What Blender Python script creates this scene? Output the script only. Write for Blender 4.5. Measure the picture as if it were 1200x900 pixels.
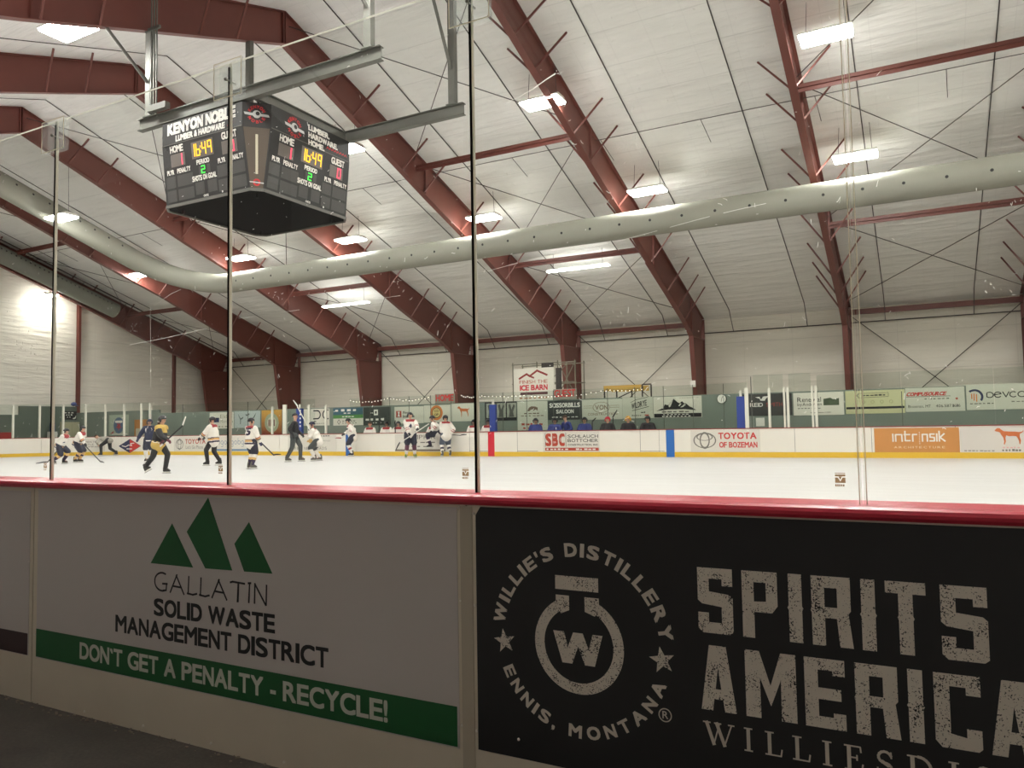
import bpy, bmesh, math, random
import numpy as np
from mathutils import Vector, Matrix, Euler
from mathutils.bvhtree import BVHTree

for o in list(bpy.data.objects):
    bpy.data.objects.remove(o)
SC = bpy.context.scene
COL = SC.collection
PI = math.pi

# ------------------------------------------------------------------ camera
def make_camera():
    f, yaw, pit, rol = 897.70, 0.490757, 0.054161, -0.017173
    F = Vector((-math.sin(yaw) * math.cos(pit), math.cos(yaw) * math.cos(pit), math.sin(pit)))
    R0 = Vector((math.cos(yaw), math.sin(yaw), 0))
    U0 = R0.cross(F)
    R = R0 * math.cos(rol) + U0 * math.sin(rol)
    U = U0 * math.cos(rol) - R0 * math.sin(rol)
    cd = bpy.data.cameras.new('camera')
    cd.sensor_fit = 'HORIZONTAL'
    cd.sensor_width = 36.0
    cd.lens = f / 1200.0 * 36.0
    cd.clip_start = 0.05
    cd.clip_end = 300
    cam = bpy.data.objects.new('camera', cd)
    COL.objects.link(cam)
    M = Matrix((R, U, -F)).transposed().to_4x4()
    M.translation = Vector((16.1905, -2.444, 1.2889))
    cam.matrix_world = M
    SC.camera = cam
make_camera()

# ------------------------------------------------------------------ world, exposure, lamp strength
LAMP = 121.0            # luminance of the high-bay lenses
STRIP = 66.0           # luminance of the fluorescent strips
W = bpy.data.worlds.new('world')
SC.world = W
W.use_nodes = True
W.node_tree.nodes['Background'].inputs[0].default_value = (0.9, 0.85, 0.75, 1)
W.node_tree.nodes['Background'].inputs[1].default_value = 0.02
SC.view_settings.view_transform = 'Standard'
SC.view_settings.look = 'None'
SC.view_settings.gamma = 1
SC.view_settings.exposure = 0.0
SC.view_settings.use_curve_mapping = False

# ------------------------------------------------------------------ materials
def lin(c):
    return tuple((x / 12.92 if x <= 0.04045 else ((x + 0.055) / 1.055) ** 2.4) for x in c)
def rgb(r, g, b):
    return lin((r / 255.0, g / 255.0, b / 255.0)) + (1.0,)

MATS = {}
def mat(name, col, rough=0.6, metal=0.0, emit=0.0, noise=0.0, nscale=3.0, bump=0.0, spec=0.5):
    if name in MATS:
        return MATS[name]
    m = bpy.data.materials.new(name)
    m.use_nodes = True
    nt = m.node_tree
    b = nt.nodes['Principled BSDF']
    b.inputs['Base Color'].default_value = col
    b.inputs['Roughness'].default_value = rough
    b.inputs['Metallic'].default_value = metal
    b.inputs['Specular IOR Level'].default_value = spec
    if emit:
        b.inputs['Emission Color'].default_value = col
        b.inputs['Emission Strength'].default_value = emit
    if noise or bump:
        tc = nt.nodes.new('ShaderNodeTexCoord')
        nz = nt.nodes.new('ShaderNodeTexNoise')
        nz.inputs['Scale'].default_value = nscale
        nz.inputs['Detail'].default_value = 5
        nt.links.new(tc.outputs['Object'], nz.inputs['Vector'])
        if noise:
            mx = nt.nodes.new('ShaderNodeMix')
            mx.data_type = 'RGBA'
            mx.inputs[6].default_value = tuple(max(0, x * (1 - noise)) for x in col[:3]) + (1,)
            mx.inputs[7].default_value = tuple(min(1, x * (1 + noise)) for x in col[:3]) + (1,)
            nt.links.new(nz.outputs['Fac'], mx.inputs[0])
            nt.links.new(mx.outputs[2], b.inputs['Base Color'])
        if bump:
            bp = nt.nodes.new('ShaderNodeBump')
            bp.inputs['Strength'].default_value = bump
            bp.inputs['Distance'].default_value = 0.05
            nt.links.new(nz.outputs['Fac'], bp.inputs['Height'])
            nt.links.new(bp.outputs['Normal'], b.inputs['Normal'])
    MATS[name] = m
    return m

class NT:
    """small node-graph writer"""
    def __init__(s, name):
        s.m = bpy.data.materials.new(name)
        s.m.use_nodes = True
        s.t = s.m.node_tree
        s.b = s.t.nodes['Principled BSDF']
        s.out = s.t.nodes['Material Output']
        MATS[name] = s.m
    def n(s, typ, **kw):
        x = s.t.nodes.new(typ)
        for k, v in kw.items():
            setattr(x, k, v)
        return x
    def l(s, a, b):
        s.t.links.new(a, b)
    def math(s, op, a, b=None, c=None):
        x = s.n('ShaderNodeMath', operation=op)
        for i, v in enumerate((a, b, c)):
            if v is None:
                continue
            if isinstance(v, (int, float)):
                x.inputs[i].default_value = v
            else:
                s.l(v, x.inputs[i])
        return x.outputs[0]
    def mix(s, fac, c1, c2):
        x = s.n('ShaderNodeMix', data_type='RGBA')
        for i, v in ((0, fac), (6, c1), (7, c2)):
            if isinstance(v, (tuple, int, float)):
                x.inputs[i].default_value = v
            else:
                s.l(v, x.inputs[i])
        return x.outputs[2]

def insulation(name, axis, slope_len, col, seam):
    """white vinyl-faced insulation blanket, sagging between the purlins / girts"""
    g = NT(name)
    tc = g.n('ShaderNodeTexCoord')
    sp = g.n('ShaderNodeSeparateXYZ')
    g.l(tc.outputs['Object'], sp.inputs[0])
    A = sp.outputs[axis]
    B = sp.outputs[0] if axis != 0 else sp.outputs[1]
    if name == 'insulation_left':
        B = sp.outputs[1]
    fr = g.math('FRACT', g.math('DIVIDE', A, slope_len))
    d = g.math('ABSOLUTE', g.math('SUBTRACT', fr, 0.5))           # 0.5 at the purlin
    line = g.math('GREATER_THAN', d, 0.488)
    fb = g.math('FRACT', g.math('DIVIDE', B, seam))
    lb = g.math('GREATER_THAN', g.math('ABSOLUTE', g.math('SUBTRACT', fb, 0.5)), 0.494)
    ns = g.n('ShaderNodeTexNoise')
    mp = g.n('ShaderNodeMapping')
    sc = [0.35, 0.35, 0.35]
    sc[axis] = 2.6
    mp.inputs['Scale'].default_value = sc
    g.l(tc.outputs['Object'], mp.inputs[0])
    g.l(mp.outputs[0], ns.inputs['Vector'])
    ns.inputs['Scale'].default_value = 1.5
    ns.inputs['Detail'].default_value = 6
    c = g.mix(ns.outputs['Fac'], tuple(x * .9 for x in col[:3]) + (1,), tuple(min(1, x * 1.06) for x in col[:3]) + (1,))
    dark = tuple(x * .62 for x in col[:3]) + (1,)
    c = g.mix(g.math('MULTIPLY', line, 0.35), c, dark)
    c = g.mix(g.math('MULTIPLY', lb, 0.25), c, dark)
    g.l(c, g.b.inputs['Base Color'])
    g.b.inputs['Roughness'].default_value = 0.55
    g.b.inputs['Specular IOR Level'].default_value = 0.3
    sag = g.math('MULTIPLY', g.math('MULTIPLY', d, d), 1.2)
    h = g.math('ADD', sag, g.math('MULTIPLY', ns.outputs['Fac'], 0.9))
    bp = g.n('ShaderNodeBump')
    bp.inputs['Strength'].default_value = 0.7
    bp.inputs['Distance'].default_value = 0.13 if axis == 1 else 0.12
    g.l(h, bp.inputs['Height'])
    g.l(bp.outputs['Normal'], g.b.inputs['Normal'])
    return g.m

def worn(name, ink, ground, amount):
    """printed ink with small worn-through specks showing the sheet below"""
    g = NT(name)
    tc = g.n('ShaderNodeTexCoord')
    n1 = g.n('ShaderNodeTexNoise')
    n1.inputs['Scale'].default_value = 260
    n1.inputs['Detail'].default_value = 3
    n2 = g.n('ShaderNodeTexNoise')
    n2.inputs['Scale'].default_value = 16
    n2.inputs['Detail'].default_value = 2
    g.l(tc.outputs['Object'], n1.inputs['Vector'])
    g.l(tc.outputs['Object'], n2.inputs['Vector'])
    s = g.math('ADD', n1.outputs['Fac'], g.math('MULTIPLY', n2.outputs['Fac'], 0.55))
    f = g.math('GREATER_THAN', s, amount)
    g.l(g.mix(f, ink, ground), g.b.inputs['Base Color'])
    g.b.inputs['Roughness'].default_value = 0.55
    return g.m

def glass(name, tint, gloss=1.0, haze=0.0, hazecol=(0.8, 0.82, 0.8, 1)):
    g = NT(name)
    tr = g.n('ShaderNodeBsdfTransparent')
    tr.inputs[0].default_value = tint
    gl = g.n('ShaderNodeBsdfGlossy')
    gl.inputs['Roughness'].default_value = 0.02
    fr = g.n('ShaderNodeFresnel')
    fr.inputs[0].default_value = 1.45
    mx = g.n('ShaderNodeMixShader')
    ge = g.n('ShaderNodeNewGeometry')
    front = g.math('SUBTRACT', 1.0, ge.outputs['Backfacing'])
    g.l(g.math('MULTIPLY', g.math('MULTIPLY', fr.outputs[0], gloss), front), mx.inputs[0])
    g.l(tr.outputs[0], mx.inputs[1])
    g.l(gl.outputs[0], mx.inputs[2])
    last = mx.outputs[0]
    if haze:
        df = g.n('ShaderNodeBsdfTranslucent')
        df.inputs[0].default_value = hazecol
        m2 = g.n('ShaderNodeMixShader')
        m2.inputs[0].default_value = haze
        g.l(last, m2.inputs[1])
        g.l(df.outputs[0], m2.inputs[2])
        last = m2.outputs[0]
    g.l(last, g.out.inputs['Surface'])
    return g.m

def translucent(name, col, fac=0.6):
    g = NT(name)
    a = g.n('ShaderNodeBsdfTranslucent')
    a.inputs[0].default_value = col
    b = g.n('ShaderNodeBsdfDiffuse')
    b.inputs[0].default_value = col
    m = g.n('ShaderNodeMixShader')
    m.inputs[0].default_value = fac
    g.l(b.outputs[0], m.inputs[1])
    g.l(a.outputs[0], m.inputs[2])
    g.l(m.outputs[0], g.out.inputs['Surface'])
    return g.m

def ice_mat():
    g = NT('ice')
    tc = g.n('ShaderNodeTexCoord')
    mp = g.n('ShaderNodeMapping')
    mp.inputs['Scale'].default_value = (0.25, 2.2, 1)
    mp.inputs['Rotation'].default_value = (0, 0, 0.25)
    ns = g.n('ShaderNodeTexNoise')
    ns.inputs['Scale'].default_value = 1.2
    ns.inputs['Detail'].default_value = 7
    g.l(tc.outputs['Object'], mp.inputs[0])
    g.l(mp.outputs[0], ns.inputs['Vector'])
    g.l(g.mix(ns.outputs['Fac'], rgb(196, 193, 189), rgb(216, 215, 213)), g.b.inputs['Base Color'])
    g.b.inputs['Roughness'].default_value = 0.38
    g.b.inputs['Specular IOR Level'].default_value = 0.12
    return g.m

def rubber_mat():
    g = NT('rubber_floor')
    tc = g.n('ShaderNodeTexCoord')
    ns = g.n('ShaderNodeTexNoise')
    ns.inputs['Scale'].default_value = 60
    ns.inputs['Detail'].default_value = 6
    n2 = g.n('ShaderNodeTexNoise')
    n2.inputs['Scale'].default_value = 4
    g.l(tc.outputs['Object'], ns.inputs['Vector'])
    g.l(tc.outputs['Object'], n2.inputs['Vector'])
    g.l(g.mix(g.math('MULTIPLY', ns.outputs['Fac'], n2.outputs['Fac']), rgb(84, 82, 78), rgb(140, 134, 126)), g.b.inputs['Base Color'])
    g.b.inputs['Roughness'].default_value = 0.8
    return g.m

ROOFCOL = rgb(238, 237, 233)
M_CEIL = insulation('insulation_ceiling', 1, 1.45, ROOFCOL, 1.27)
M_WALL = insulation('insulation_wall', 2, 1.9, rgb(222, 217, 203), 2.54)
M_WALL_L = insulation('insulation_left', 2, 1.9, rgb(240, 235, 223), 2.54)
M_ICE = ice_mat()
M_RUB = rubber_mat()
M_RED = mat('red_oxide_paint', rgb(108, 58, 49), .5, noise=.12, nscale=2.0)
M_GALV = mat('galvanised_steel', rgb(108, 108, 101), .55, .2, noise=.12, nscale=6)
M_DARK = mat('dark_steel', rgb(56, 50, 46), .6)
M_HDPE = mat('white_board_plastic', rgb(226, 220, 208), .42, noise=.04, nscale=5)
M_HDPE2 = mat('near_board_plastic', rgb(216, 207, 188), .45, noise=.06, nscale=4)
M_CAP = mat('red_cap_plastic', rgb(200, 44, 66), .3, spec=.55)
M_YEL = mat('yellow_kick_plastic', rgb(232, 190, 60), .4)
M_DUCT = mat('duct_fabric', rgb(146, 145, 133), .6, noise=.06, nscale=1.5, bump=.15)
M_BLACK = mat('black_paint', rgb(26, 26, 26), .5)
M_WHITE = mat('white_print', rgb(238, 234, 226), .5)
M_SEAM = mat('dark_seam_joint', rgb(60, 56, 50), .8)  # dark colour of the panel joints and gate outlines

# ------------------------------------------------------------------ mesh building
class MB:
    def __init__(s):
        s.v, s.f, s.m = [], [], []
    def add(s, verts, faces, mi=0):
        n = len(s.v)
        s.v += [tuple(p) for p in verts]
        s.f += [tuple(i + n for i in q) for q in faces]
        s.m += [mi] * len(faces)
        return s
    def box(s, x0, x1, y0, y1, z0, z1, mi=0):
        v = [(x, y, z) for z in (z0, z1) for y in (y0, y1) for x in (x0, x1)]
        return s.add(v, [(0, 2, 3, 1), (4, 5, 7, 6), (0, 1, 5, 4), (2, 6, 7, 3), (0, 4, 6, 2), (1, 3, 7, 5)], mi)
    def prism(s, poly, to3, d0, d1, mi=0):
        """extrude the 2D outline poly between depths d0 and d1; to3(a, b, d) gives the 3D point"""
        n = len(poly)
        v = [to3(a, b, d0) for a, b in poly] + [to3(a, b, d1) for a, b in poly]
        f = [tuple(range(n)), tuple(range(2 * n - 1, n - 1, -1))]
        f += [(i, i + n, (i + 1) % n + n, (i + 1) % n) for i in range(n)]
        return s.add(v, f, mi)
    def tube(s, pts, r, n=8, mi=0, r2=None):
        pts = [Vector(p) for p in pts]
        rings = []
        for i, p in enumerate(pts):
            a = pts[max(i - 1, 0)]
            b = pts[min(i + 1, len(pts) - 1)]
            d = (b - a).normalized()
            up = Vector((0, 0, 1)) if abs(d.z) < .92 else Vector((0, 1, 0))
            x = d.cross(up).normalized()
            y = x.cross(d).normalized()
            rr = r if r2 is None else r + (r2 - r) * i / (len(pts) - 1)
            rings.append([p + x * (rr * math.cos(2 * PI * k / n)) + y * (rr * math.sin(2 * PI * k / n)) for k in range(n)])
        v = [q for ring in rings for q in ring]
        f = []
        for i in range(len(pts) - 1):
            for k in range(n):
                f.append((i * n + k, i * n + (k + 1) % n, (i + 1) * n + (k + 1) % n, (i + 1) * n + k))
        f.append(tuple(range(n - 1, -1, -1)))
        f.append(tuple(range((len(pts) - 1) * n, len(pts) * n)))
        return s.add(v, f, mi)
    def bar(s, p, q, w, h, mi=0):
        """rectangular bar from p to q, w wide (horizontally), h high"""
        p, q = Vector(p), Vector(q)
        d = (q - p).normalized()
        up = Vector((0, 0, 1)) if abs(d.z) < .95 else Vector((0, 1, 0))
        x = d.cross(up).normalized() * (w / 2)
        y = x.cross(d).normalized() * (h / 2)
        v = [p - x - y, p + x - y, p + x + y, p - x + y, q - x - y, q + x - y, q + x + y, q - x + y]
        return s.add(v, [(0, 3, 2, 1), (4, 5, 6, 7), (0, 1, 5, 4), (1, 2, 6, 5), (2, 3, 7, 6), (3, 0, 4, 7)], mi)
    def sphere(s, c, r, nu=12, nv=8, mi=0, sz=(1, 1, 1)):
        v = [(c[0], c[1], c[2] - r * sz[2])]
        for j in range(1, nv):
            t = -PI / 2 + PI * j / nv
            for i in range(nu):
                a = 2 * PI * i / nu
                v.append((c[0] + r * sz[0] * math.cos(t) * math.cos(a), c[1] + r * sz[1] * math.cos(t) * math.sin(a), c[2] + r * sz[2] * math.sin(t)))
        v.append((c[0], c[1], c[2] + r * sz[2]))
        f = [(0, 1 + (i + 1) % nu, 1 + i) for i in range(nu)]
        for j in range(nv - 2):
            for i in range(nu):
                a = 1 + j * nu
                f.append((a + i, a + (i + 1) % nu, a + nu + (i + 1) % nu, a + nu + i))
        L = len(v) - 1
        a = 1 + (nv - 2) * nu
        f += [(a + i, a + (i + 1) % nu, L) for i in range(nu)]
        return s.add(v, f, mi)
    def xf(s, fn):
        s.v = [tuple(fn(Vector(p))) for p in s.v]
        return s

def mesh_of(mb, name, mats, smooth=False, off=(0, 0, 0)):
    me = bpy.data.meshes.new(name)
    me.from_pydata([(x - off[0], y - off[1], z - off[2]) for x, y, z in mb.v], [], mb.f)
    if not isinstance(mats, (list, tuple)):
        mats = [mats]
    for m in mats:
        me.materials.append(m)
    if len(mats) > 1:
        me.polygons.foreach_set('material_index', mb.m)
    if smooth:
        me.polygons.foreach_set('use_smooth', [True] * len(me.polygons))
    me.update()
    return me

def wloc(o):
    v = Vector(o.location)
    while o.parent:
        o = o.parent
        v = v + Vector(o.location)
    return v

def tag(o, label=None, cat=None, group=None, kind=None):
    if label: o['label'] = label
    if cat: o['category'] = cat
    if group: o['group'] = group
    if kind: o['kind'] = kind
    return o

def empty(name, label, cat, loc, group=None, rot=0.0):
    o = bpy.data.objects.new(name, None)
    o.empty_display_size = 0.2
    COL.objects.link(o)
    o.location = loc
    o.rotation_euler = (0, 0, rot)
    return tag(o, label, cat, group)

def part(name, mb, mats, parent, smooth=False, local=False, label=None):
    """a child mesh; verts in world coordinates unless local"""
    off = (0, 0, 0) if local else wloc(parent)
    o = bpy.data.objects.new(name, mesh_of(mb, name, mats, smooth, off))
    COL.objects.link(o)
    o.parent = parent
    if label: o['label'] = label
    return o

def solid(name, mb, mats, label, cat, group=None, smooth=False, kind=None, loc=None, rot=0.0):
    """a top-level mesh; origin at the middle of its base"""
    if loc is None:
        xs, ys, zs = zip(*mb.v)
        loc = ((min(xs) + max(xs)) / 2, (min(ys) + max(ys)) / 2, min(zs))
        off = loc
    else:
        off = (0, 0, 0)
    o = bpy.data.objects.new(name, mesh_of(mb, name, mats, smooth, off))
    COL.objects.link(o)
    o.location = loc
    o.rotation_euler = (0, 0, rot)
    return tag(o, label, cat, group, kind)

def struct(name, mb, mats, smooth=False, label=None):
    o = bpy.data.objects.new(name, mesh_of(mb, name, mats, smooth))
    COL.objects.link(o)
    o['kind'] = 'structure'
    if label: o['label'] = label
    return o

# ------------------------------------------------------------------ lettering
_tc = {}
def glyphs(body, bold=0.0, res=3, space=1.0):
    key = (body, bold, res, space)
    if key in _tc:
        return _tc[key]
    cu = bpy.data.curves.new('t', 'FONT')
    cu.body = body
    cu.size = 1.0
    cu.resolution_u = res
    cu.offset = bold
    cu.space_character = space
    cu.fill_mode = 'FRONT'
    cu.dimensions = '2D'
    ob = bpy.data.objects.new('t', cu)
    me = ob.to_mesh()
    vs = [(v.co.x, v.co.y) for v in me.vertices]
    fs = [tuple(p.vertices) for p in me.polygons]
    ob.to_mesh_clear()
    bpy.data.objects.remove(ob)
    bpy.data.curves.remove(cu)
    _tc[key] = (vs, fs)
    return _tc[key]

HELV = dict(A=.69, B=.60, C=.66, D=.62, E=.54, F=.51, G=.69, H=.59, I=.15, J=.47, K=.66, L=.51, M=.71, N=.59, O=.71, P=.57, Q=.71, R=.63, S=.59, T=.56, U=.59, V=.65, W=.93, X=.65, Y=.64, Z=.56)
def set_line(body, bold=0.0, res=3, space=1.0, cuts=None):
    """a line of text with capitals brought to even grotesque widths"""
    V, Fc = [], []
    x = 0.0
    for ch in body:
        if ch == ' ':
            x += .33
            if cuts is not None:
                cuts.append(len(Fc))
            continue
        vs, fs = glyphs(ch, bold, res)
        if not vs:
            continue
        x0 = min(v[0] for v in vs); x1 = max(v[0] for v in vs)
        w = HELV.get(ch, None)
        if w is None and ch in '0123456789':
            w = .5 if ch != '1' else .26
        k = (w / (x1 - x0)) if w else 1.0
        w = (x1 - x0) * k
        n = len(V)
        V += [(x + (p - x0) * k, q) for p, q in vs]
        Fc += [tuple(t + n for t in f) for f in fs]
        x += w + .095 * (space if space > 1 else 1) + (space - 1) * .3
    return V, Fc

def text_fit(mb, body, a0, a1, b0, b1, d=0.0, bold=0.0, mi=0, slant=0.0, to3=None, space=1.0, res=3, fat=None):
    """lettering stretched into the rectangle a0..a1, b0..b1 of the (a, b) plane; fat thickens the strokes"""
    h = b1 - b0
    if fat is None:
        fat = bold * .9
    vs, fs = set_line(body, 0.0, res, space)
    if not vs:
        return mb
    x0 = min(v[0] for v in vs); x1 = max(v[0] for v in vs)
    y0 = min(v[1] for v in vs); y1 = max(v[1] for v in vs)
    f = fat * h
    offs = [(0, 0)] if f == 0 else [(-f, -f), (f, -f), (-f, f), (f, f)]
    for i, (da, db) in enumerate(offs):
        out = []
        for x, y in vs:
            a = a0 + f + (x - x0) / (x1 - x0) * (a1 - a0 - 2 * f) + da
            b = b0 + f + (y - y0) / (y1 - y0) * (h - 2 * f) + db
            a += slant * (b - b0)
            dd = d + i * .00008
            out.append(to3(a, b, dd) if to3 else (a, -dd, b))
        mb.add(out, fs, mi)
    return mb

def text_words(name, parent, m, body, *args, **kw):
    """a line of lettering, each word a part of its own"""
    cuts = [0]
    n = len(set_line(body, 0.0, kw.get('res', 3), 1.0, cuts)[1])
    full = text_fit(MB(), body, *args, **kw)
    reps = len(full.f) // n
    cuts.append(n)
    for i, (f0, f1) in enumerate(zip(cuts[:-1], cuts[1:])):
        mb = MB()
        for r in range(reps):
            fs = full.f[r * n + f0:r * n + f1]
            ids = sorted({q for f in fs for q in f})
            lut = {q: k for k, q in enumerate(ids)}
            mb.add([full.v[q] for q in ids], [tuple(lut[q] for q in f) for f in fs])
        part(name, mb, m, parent)

def poly(mb, pts, d=0.0, mi=0, to3=None):
    d = d + .00006 * (len(mb.f) % 7)          # keeps overlapping strokes from sharing one plane
    return mb.add([to3(a, b, d) if to3 else (a, -d, b) for a, b in pts], [tuple(range(len(pts)))], mi)

def rect(mb, a0, a1, b0, b1, d=0.0, mi=0, to3=None):
    return poly(mb, [(a0, b0), (a1, b0), (a1, b1), (a0, b1)], d, mi, to3)

def ring(mb, c, r0, r1, d=0.0, mi=0, a0=0.0, a1=360.0, n=40, to3=None, sy=1.0):
    P = []
    for i in range(n + 1):
        t = math.radians(a0 + (a1 - a0) * i / n)
        P.append(((c[0] + r0 * math.cos(t), c[1] + r0 * sy * math.sin(t)), (c[0] + r1 * math.cos(t), c[1] + r1 * sy * math.sin(t))))
    for i in range(n):
        poly(mb, [P[i][0], P[i][1], P[i + 1][1], P[i + 1][0]], d, mi, to3)
    return mb

def disc(mb, c, r, d=0.0, mi=0, n=28, to3=None, sy=1.0):
    return poly(mb, [(c[0] + r * math.cos(2 * PI * i / n), c[1] + r * sy * math.sin(2 * PI * i / n)) for i in range(n)], d, mi, to3)

def stroke(mb, pts, w, d=0.0, mi=0, to3=None):
    for (ax, ay), (bx, by) in zip(pts[:-1], pts[1:]):
        L = math.hypot(bx - ax, by - ay)
        if L < 1e-9:
            continue
        nx, ny = -(by - ay) / L * w / 2, (bx - ax) / L * w / 2
        ex, ey = (bx - ax) / L * w * .3, (by - ay) / L * w * .3
        poly(mb, [(ax - nx - ex, ay - ny - ey), (bx - nx + ex, by - ny + ey), (bx + nx + ex, by + ny + ey), (ax + nx - ex, ay + ny - ey)], d, mi, to3)
    return mb

def star(mb, c, r, d=0.0, mi=0, rot=90.0, to3=None):
    pts = []
    for i in range(10):
        t = math.radians(rot + 36 * i)
        q = r if i % 2 == 0 else r * .42
        pts.append((c[0] + q * math.cos(t), c[1] + q * math.sin(t)))
    for i in range(10):
        poly(mb, [c, pts[i], pts[(i + 1) % 10]], d, mi, to3)
    return mb

def arc_text(mb, body, c, r, h, ang0, ang1, outside=True, d=0.0, mi=0, bold=0.03, to3=None, wide=1.0, fat=.03, pick=None):
    """letters set along a circle; angles (degrees) of the first and last letter's middle"""
    n = len(body)
    wts = []
    for ch in body:
        if ch == ' ':
            wts.append(.45)
        else:
            vs, fs = set_line(ch)
            wts.append((max(v[0] for v in vs) - min(v[0] for v in vs)) + .16)
    tot = sum(wts) - wts[0] / 2 - wts[-1] / 2
    pos = 0.0
    capvs, _ = glyphs('H', 0.0)
    ch_h = max(v[1] for v in capvs)
    for i, ch in enumerate(body):
        t = ang0 + (ang1 - ang0) * (pos / tot)
        if i < n - 1:
            pos += wts[i] / 2 + wts[i + 1] / 2
        if ch == ' ' or (pick and not pick[0] <= i < pick[1]):
            continue
        vs, fs = set_line(ch)
        x0 = min(v[0] for v in vs); x1 = max(v[0] for v in vs)
        k = h / ch_h
        th = math.radians(t)
        rx, ry = math.cos(th), math.sin(th)
        if outside:
            ux, uy, tx, ty = rx, ry, ry, -rx
        else:
            ux, uy, tx, ty = -rx, -ry, -ry, rx
        f = fat * h
        for q, (da, db) in enumerate([(-f, -f), (f, -f), (-f, f), (f, f)]):
            out = []
            dd = d + q * .00008
            for x, y in vs:
                xx = (x - (x0 + x1) / 2) * k * wide + da
                yy = (y - ch_h / 2) * k + db
                a = c[0] + rx * r + tx * xx + ux * yy
                b = c[1] + ry * r + ty * xx + uy * yy
                out.append(to3(a, b, dd) if to3 else (a, -dd, b))
            mb.add(out, fs, mi)
    return mb

# ------------------------------------------------------------------ building shell
XL, XR, YN, YF = -34.0, 30.0, -8.7, 41.0
RIDGE_Y, RIDGE_Z, SL = 16.15, 15.35, 0.332
def roof(y):
    return RIDGE_Z - SL * abs(y - RIDGE_Y)
X0, BAY = -2.2517, 7.6259
def frame_x(k):
    return X0 + BAY * k

struct('floor', MB().box(XL - .3, XR + .3, YN - .3, 28.2, -.4, -.1), M_RUB)
struct('floor_bounce', MB().box(XL - .3, XR + .3, 28.2, YF + .3, -.4, -.1), mat('pale_bounce_floor', rgb(176, 170, 158), .7, noise=.1, nscale=1.2), label='unseen floor behind the bench partition, made pale to bounce light')  # unseen pale floor, added to throw light onto the far roof and wall
# gable ceiling, 0.15 m thick
mb = MB()
pr = [(YN - .3, roof(YN - .3)), (RIDGE_Y, RIDGE_Z), (YF + .3, roof(YF + .3))]
top = [(y, z + .15) for y, z in reversed(pr)]
mb.prism(pr + top, lambda a, b, d: (d, a, b), XL - .3, XR + .3)
struct('ceiling', mb, M_CEIL)
struct('wall_far', MB().box(XL - .3, XR + .3, YF, YF + .3, -.1, roof(YF) + .1), M_WALL)
struct('wall_near', MB().box(XL - .3, XR + .3, YN - .3, YN, -.1, roof(YN) + .1), mat('near_wall_panel', rgb(170, 167, 163), .7, noise=.1, nscale=1.5))
for nm, xa, xb in (('wall_left', XL - .3, XL), ('wall_right', XR, XR + .3)):
    mb = MB()
    mb.prism([(YN, -.1), (YF, -.1), (YF, roof(YF)), (RIDGE_Y, RIDGE_Z), (YN, roof(YN))], lambda a, b, d: (d, a, b), xa, xb)
    struct(nm, mb, M_WALL_L)
# dark angle trim along the head of the end wall, under the roof slope
mb = MB()
mb.bar((XL + .05, 16.2, 14.35), (XL + .05, 40.9, 6.2), .08, .10)
mb.bar((XL + .05, 16.2, 14.35), (XL + .05, -8.5, 6.2), .08, .10)
struct('trim_1', mb, M_DARK)

# ice sheet with rounded corners
def rink_outline(off=0.0, z=0.0, n=10):
    r = 8.5 - off
    pts = []
    for cx, cy, a0 in ((-22, 17.4, 90), (-22, 8.5, 180), (22, 8.5, 270), (22, 17.4, 0)):
        for i in range(n + 1):
            t = math.radians(a0 + 90 * i / n)
            pts.append((cx + r * math.cos(t), cy + r * math.sin(t)))
    return pts
mb = MB()
mb.prism(rink_outline(-.02), lambda a, b, d: (a, b, d), -.1, 0.0)
struct('ice_sheet', mb, M_ICE, label='white ice sheet of the hockey rink')

# ------------------------------------------------------------------ steel frames
BOT = [(16.15, 14.22), (18.9, 13.2), (24.6, 11.1), (29.0, 9.6), (33.2, 7.95), (37.0, 6.6), (38.35, 5.95)]
BRACE_Y = [18.2, 19.6, 22.7, 24.2, 27.2, 28.7, 31.4, 33.9, 35.6, 36.9]
def mir(y):
    return 2 * RIDGE_Y - y
def bot_z(y):
    for (y0, z0), (y1, z1) in zip(BOT[:-1], BOT[1:]):
        if y0 <= y <= y1:
            return z0 + (z1 - z0) * (y - y0) / (y1 - y0)
    return BOT[-1][1]
brace_mesh = {}
FRAME_LABELS = {
    -4: 'dark red steel frame against the end wall at far left, behind the grey dotted duct',
    -3: 'dark red steel frame second from the end wall, beside the white duct elbow',
    -2: 'dark red steel frame passing left of the scoreboard, third from the end wall',
    -1: 'dark red steel frame running behind the scoreboard, fourth from the end wall',
    0: 'dark red steel frame whose ridge shows directly above the scoreboard beams',
    1: 'dark red steel frame in the middle, its column left of the wall clock',
    2: 'dark red steel frame right of centre, its column behind the near glass seam at right',
    3: 'dark red steel frame whose column just shows at the right edge'}
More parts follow.
